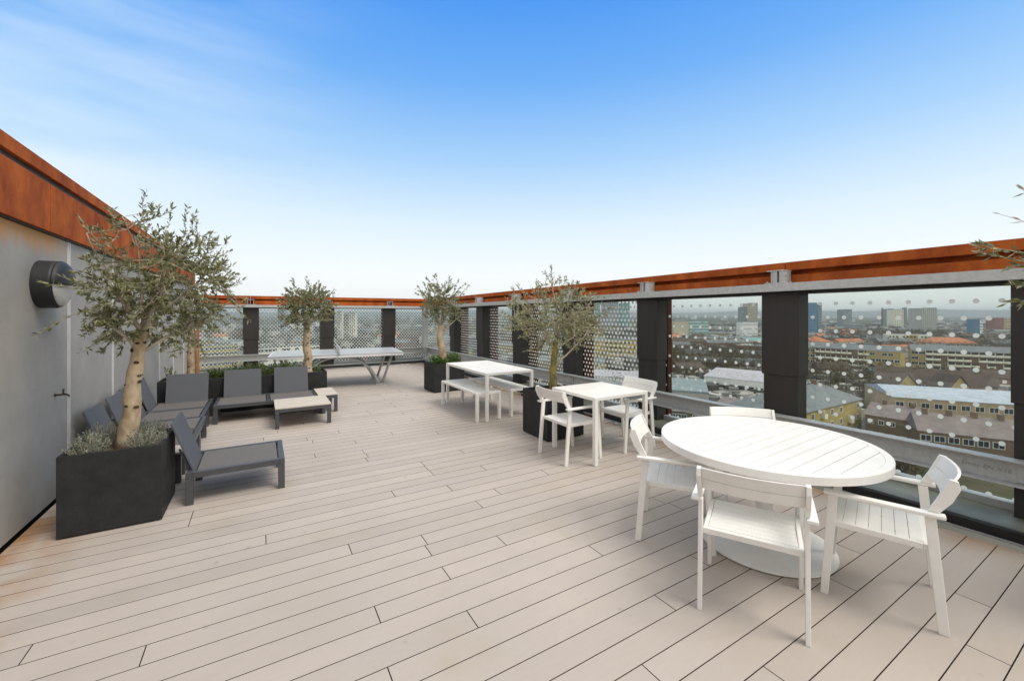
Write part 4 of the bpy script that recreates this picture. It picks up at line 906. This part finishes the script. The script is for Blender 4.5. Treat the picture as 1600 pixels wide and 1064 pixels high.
while cnt < 200 and tries < 9000:
    tries += 1
    px = rnd.choice([rnd.uniform(1040, 1200), rnd.uniform(1260, 1590), rnd.uniform(1260, 1590), rnd.uniform(250, 1000)]); d = rnd.uniform(130, 560) if rnd.random() < .7 else rnd.uniform(400, 800)
    x, y = Pd(px, d)
    if 1080 < px < 1240 and d < 230: continue
    if px > 1330 and d < 175: continue
    if not free(x, y, 24): continue
    ang = R(rnd.choice([-YAW - 20, -YAW - 12, -YAW + 8])) + R(rnd.uniform(-3, 3)); k = rnd.choices(range(4), (4, 3, 1.2, 2))[0]
    if k == 2 and d < 300: k = 0
    for j in range(rnd.choice([1, 2, 3])):
        xx, yy = x + 14.3 * j * math.cos(ang), y + 14.3 * j * math.sin(ang)
        if not free(xx, yy, 13): break
        if k not in used: used.add(k); hp[k].location = (xx, yy, GZ); hp[k].rotation_euler = (0, 0, ang)
        else:
            dup(hp[k], (xx, yy, GZ), ang, skip=('window',) if d > 300 else ())
        occupied.append((xx, yy)); cnt += 1
bpro = {}
cnt = 0
while cnt < 110:
    d = rnd.choice([rnd.uniform(330, 900), rnd.uniform(700, 2600), rnd.uniform(900, 3200)]); px = rnd.uniform(200, 1640); x, y = Pd(px, d)
    if not free(x, y, 34): continue
    k = rnd.choices(range(4), (4, 3, 2, 2))[0]; occupied.append((x, y)); ang = R(-YAW + rnd.uniform(-25, 25))
    if k not in bpro:
        t = thing('city_block', BK[k][1], 'building', (x, y, GZ), ang, BK[k][1].replace('block', 'blocks')); MB().box(0, 1, 0, 1, 0, 1).build('wall', CM[BK[k][0]], t)
        mb = MB()
        mb.box(-.02, 1.02, -.02, 1.02, 1.001, 1.03); mb.build('roof', CM['felt'], t)
        for f in range(4): MB().box(.03, .97, -.006, -.001, .12 + f * .22, .20 + f * .22).build('window_band', CM['dark_glass'], t)
        bpro[k] = t
    else: t = dup(bpro[k], (x, y, GZ), ang)
    hgt = rnd.uniform(7, 15) if rnd.random() < .9 or px > 1040 else rnd.uniform(18, 27)
    t.scale = (rnd.uniform(16, 45) if hgt < 18 else rnd.uniform(12, 18), rnd.uniform(12, 25), hgt); cnt += 1
# --- far-off winter trees that read as one mass
def wood():
    rnd = random.Random(9); br = MB(); tk = MB()
    spots = []
    for _ in range(260): spots.append((rnd.uniform(1045, 1200), rnd.uniform(205, 330)))
    for _ in range(170): spots.append((rnd.uniform(1295, 1480), rnd.uniform(430, 640)))
    for _ in range(60): spots.append((rnd.uniform(1480, 1600), rnd.uniform(260, 520)))
    for _ in range(45): spots.append((rnd.uniform(1255, 1400), rnd.uniform(150, 205)))
    for _ in range(110): spots.append((rnd.uniform(1250, 1600), rnd.uniform(250, 420)))
    for _ in range(130): spots.append((rnd.uniform(250, 1050), rnd.uniform(160, 700)))
    for _ in range(240): spots.append((rnd.uniform(200, 1640), rnd.uniform(600, 2600)))
    for _ in range(12): spots.append((rnd.uniform(1395, 1440), rnd.uniform(84, 92)))
    for px, d in spots:
        x, y = Pd(px, d); h = rnd.uniform(8, 14) if d > 120 else rnd.uniform(5, 7); r = h * rnd.uniform(.36, .5); base = rnd.random()
        if d > 900: h *= 1.3; r *= 2.2
        tk.tube([(x, y, GZ), (x, y, GZ + h * .6)], [.28, .12], 4, cap=False)
        nn = 170 if d < 450 else 80; s0 = .8 if d < 450 else 1.8
        if d < 120: nn = 500; s0 = .5
        for _ in range(nn):
            v = rv(rnd); p = Vector((x, y, GZ + h * .62)) + Vector((v.x * r, v.y * r, v.z * h * .42)); br.tone(min(1, max(0, base * .6 + rnd.random() * .4)))
            a = rv(rnd).normalized(); b = a.cross(rv(rnd)).normalized(); s = s0 * rnd.uniform(.4, 1.1)
            br.poly([p - a * s, p + b * s * .16, p + a * s, p - b * s * .16], [(0, 1, 2, 3)])
    o = br.build('distant_trees', mat('winter_twigs', (.105, .085, .05), .95, tone=.55, spec=.1), fix=False); struct(o, 'stuff')
    o['label'] = 'mass of bare brown winter trees among the buildings below'; 
    t_ = tk.build('trunks', CM['brown_brick'], o, fix=False)
wood()
def clutter():
    rnd = random.Random(4); mb = MB()
    for _ in range(5200):
        px = rnd.choice([rnd.uniform(1040, 1200), rnd.uniform(1255, 1600), rnd.uniform(1255, 1600), rnd.uniform(220, 1050)]); d = 110 * (1 + rnd.random() ** 1.6 * 9)
        if px > 1330 and d < 170: continue
        x, y = Pd(px, d); f = 1 + d / 500; a, b, h = rnd.uniform(.8, 3.5) * f, rnd.uniform(.6, 2.5) * f, rnd.uniform(.8, 3.2) * f
        q = rnd.uniform(0, 3.14); c_, s_ = math.cos(q), math.sin(q); mb.tone(rnd.random() ** 1.5)
        P = [(x + u * c_ - v * s_, y + u * s_ + v * c_, z) for z in (GZ, GZ + h) for u, v in ((-a, -b), (a, -b), (a, b), (-a, b))]
        mb.hexa(P)
    m = mat('clutter', (.30, .29, .27), .8, tone=.85); o = mb.build('garden_clutter', m, fix=False); struct(o, 'stuff'); o['label'] = 'jumble of sheds, walls and yards between the distant houses'
clutter()
# roads between the blocks
mb = MB()
for a, b, w_ in ((Pd(1240, 200), Pd(1700, 172), 7), (Pd(1020, 205), Pd(1240, 196), 7), (Pd(1500, 105), Pd(1545, 700), 9), (Pd(250, 215), Pd(1000, 240), 8), (Pd(1345, 92), Pd(1362, 260), 6)):
    a, b = Vector(a), Vector(b); n_ = Vector((-(b - a).y, (b - a).x)).normalized() * w_ / 2
    z = GZ + .02 + .004 * len(mb.f); mb.poly([(*(a - n_), z), (*(b - n_), z), (*(b + n_), z), (*(a + n_), z)], [(0, 1, 2, 3)])
struct(mb.build('roads', CM['road'], fix=False))
# ------------------------------------------------------------------ haze
hm = bpy.data.materials.new('haze_air'); hm.use_nodes = True; N = hm.node_tree.nodes; N.remove(N['Principled BSDF'])
pv = N.new('ShaderNodeVolumePrincipled'); pv.inputs['Density'].default_value = HAZE; pv.inputs['Color'].default_value = (.88, .94, 1, 1); pv.inputs['Anisotropy'].default_value = .2
hm.node_tree.links.new(pv.outputs[0], N['Material Output'].inputs['Volume'])
hz = MB().box(-9200, 9200, -9200, 9200, GZ - 1, 62).build('haze', hm); struct(hz, 'stuff'); hz['label'] = 'thin blue haze over the distant city'
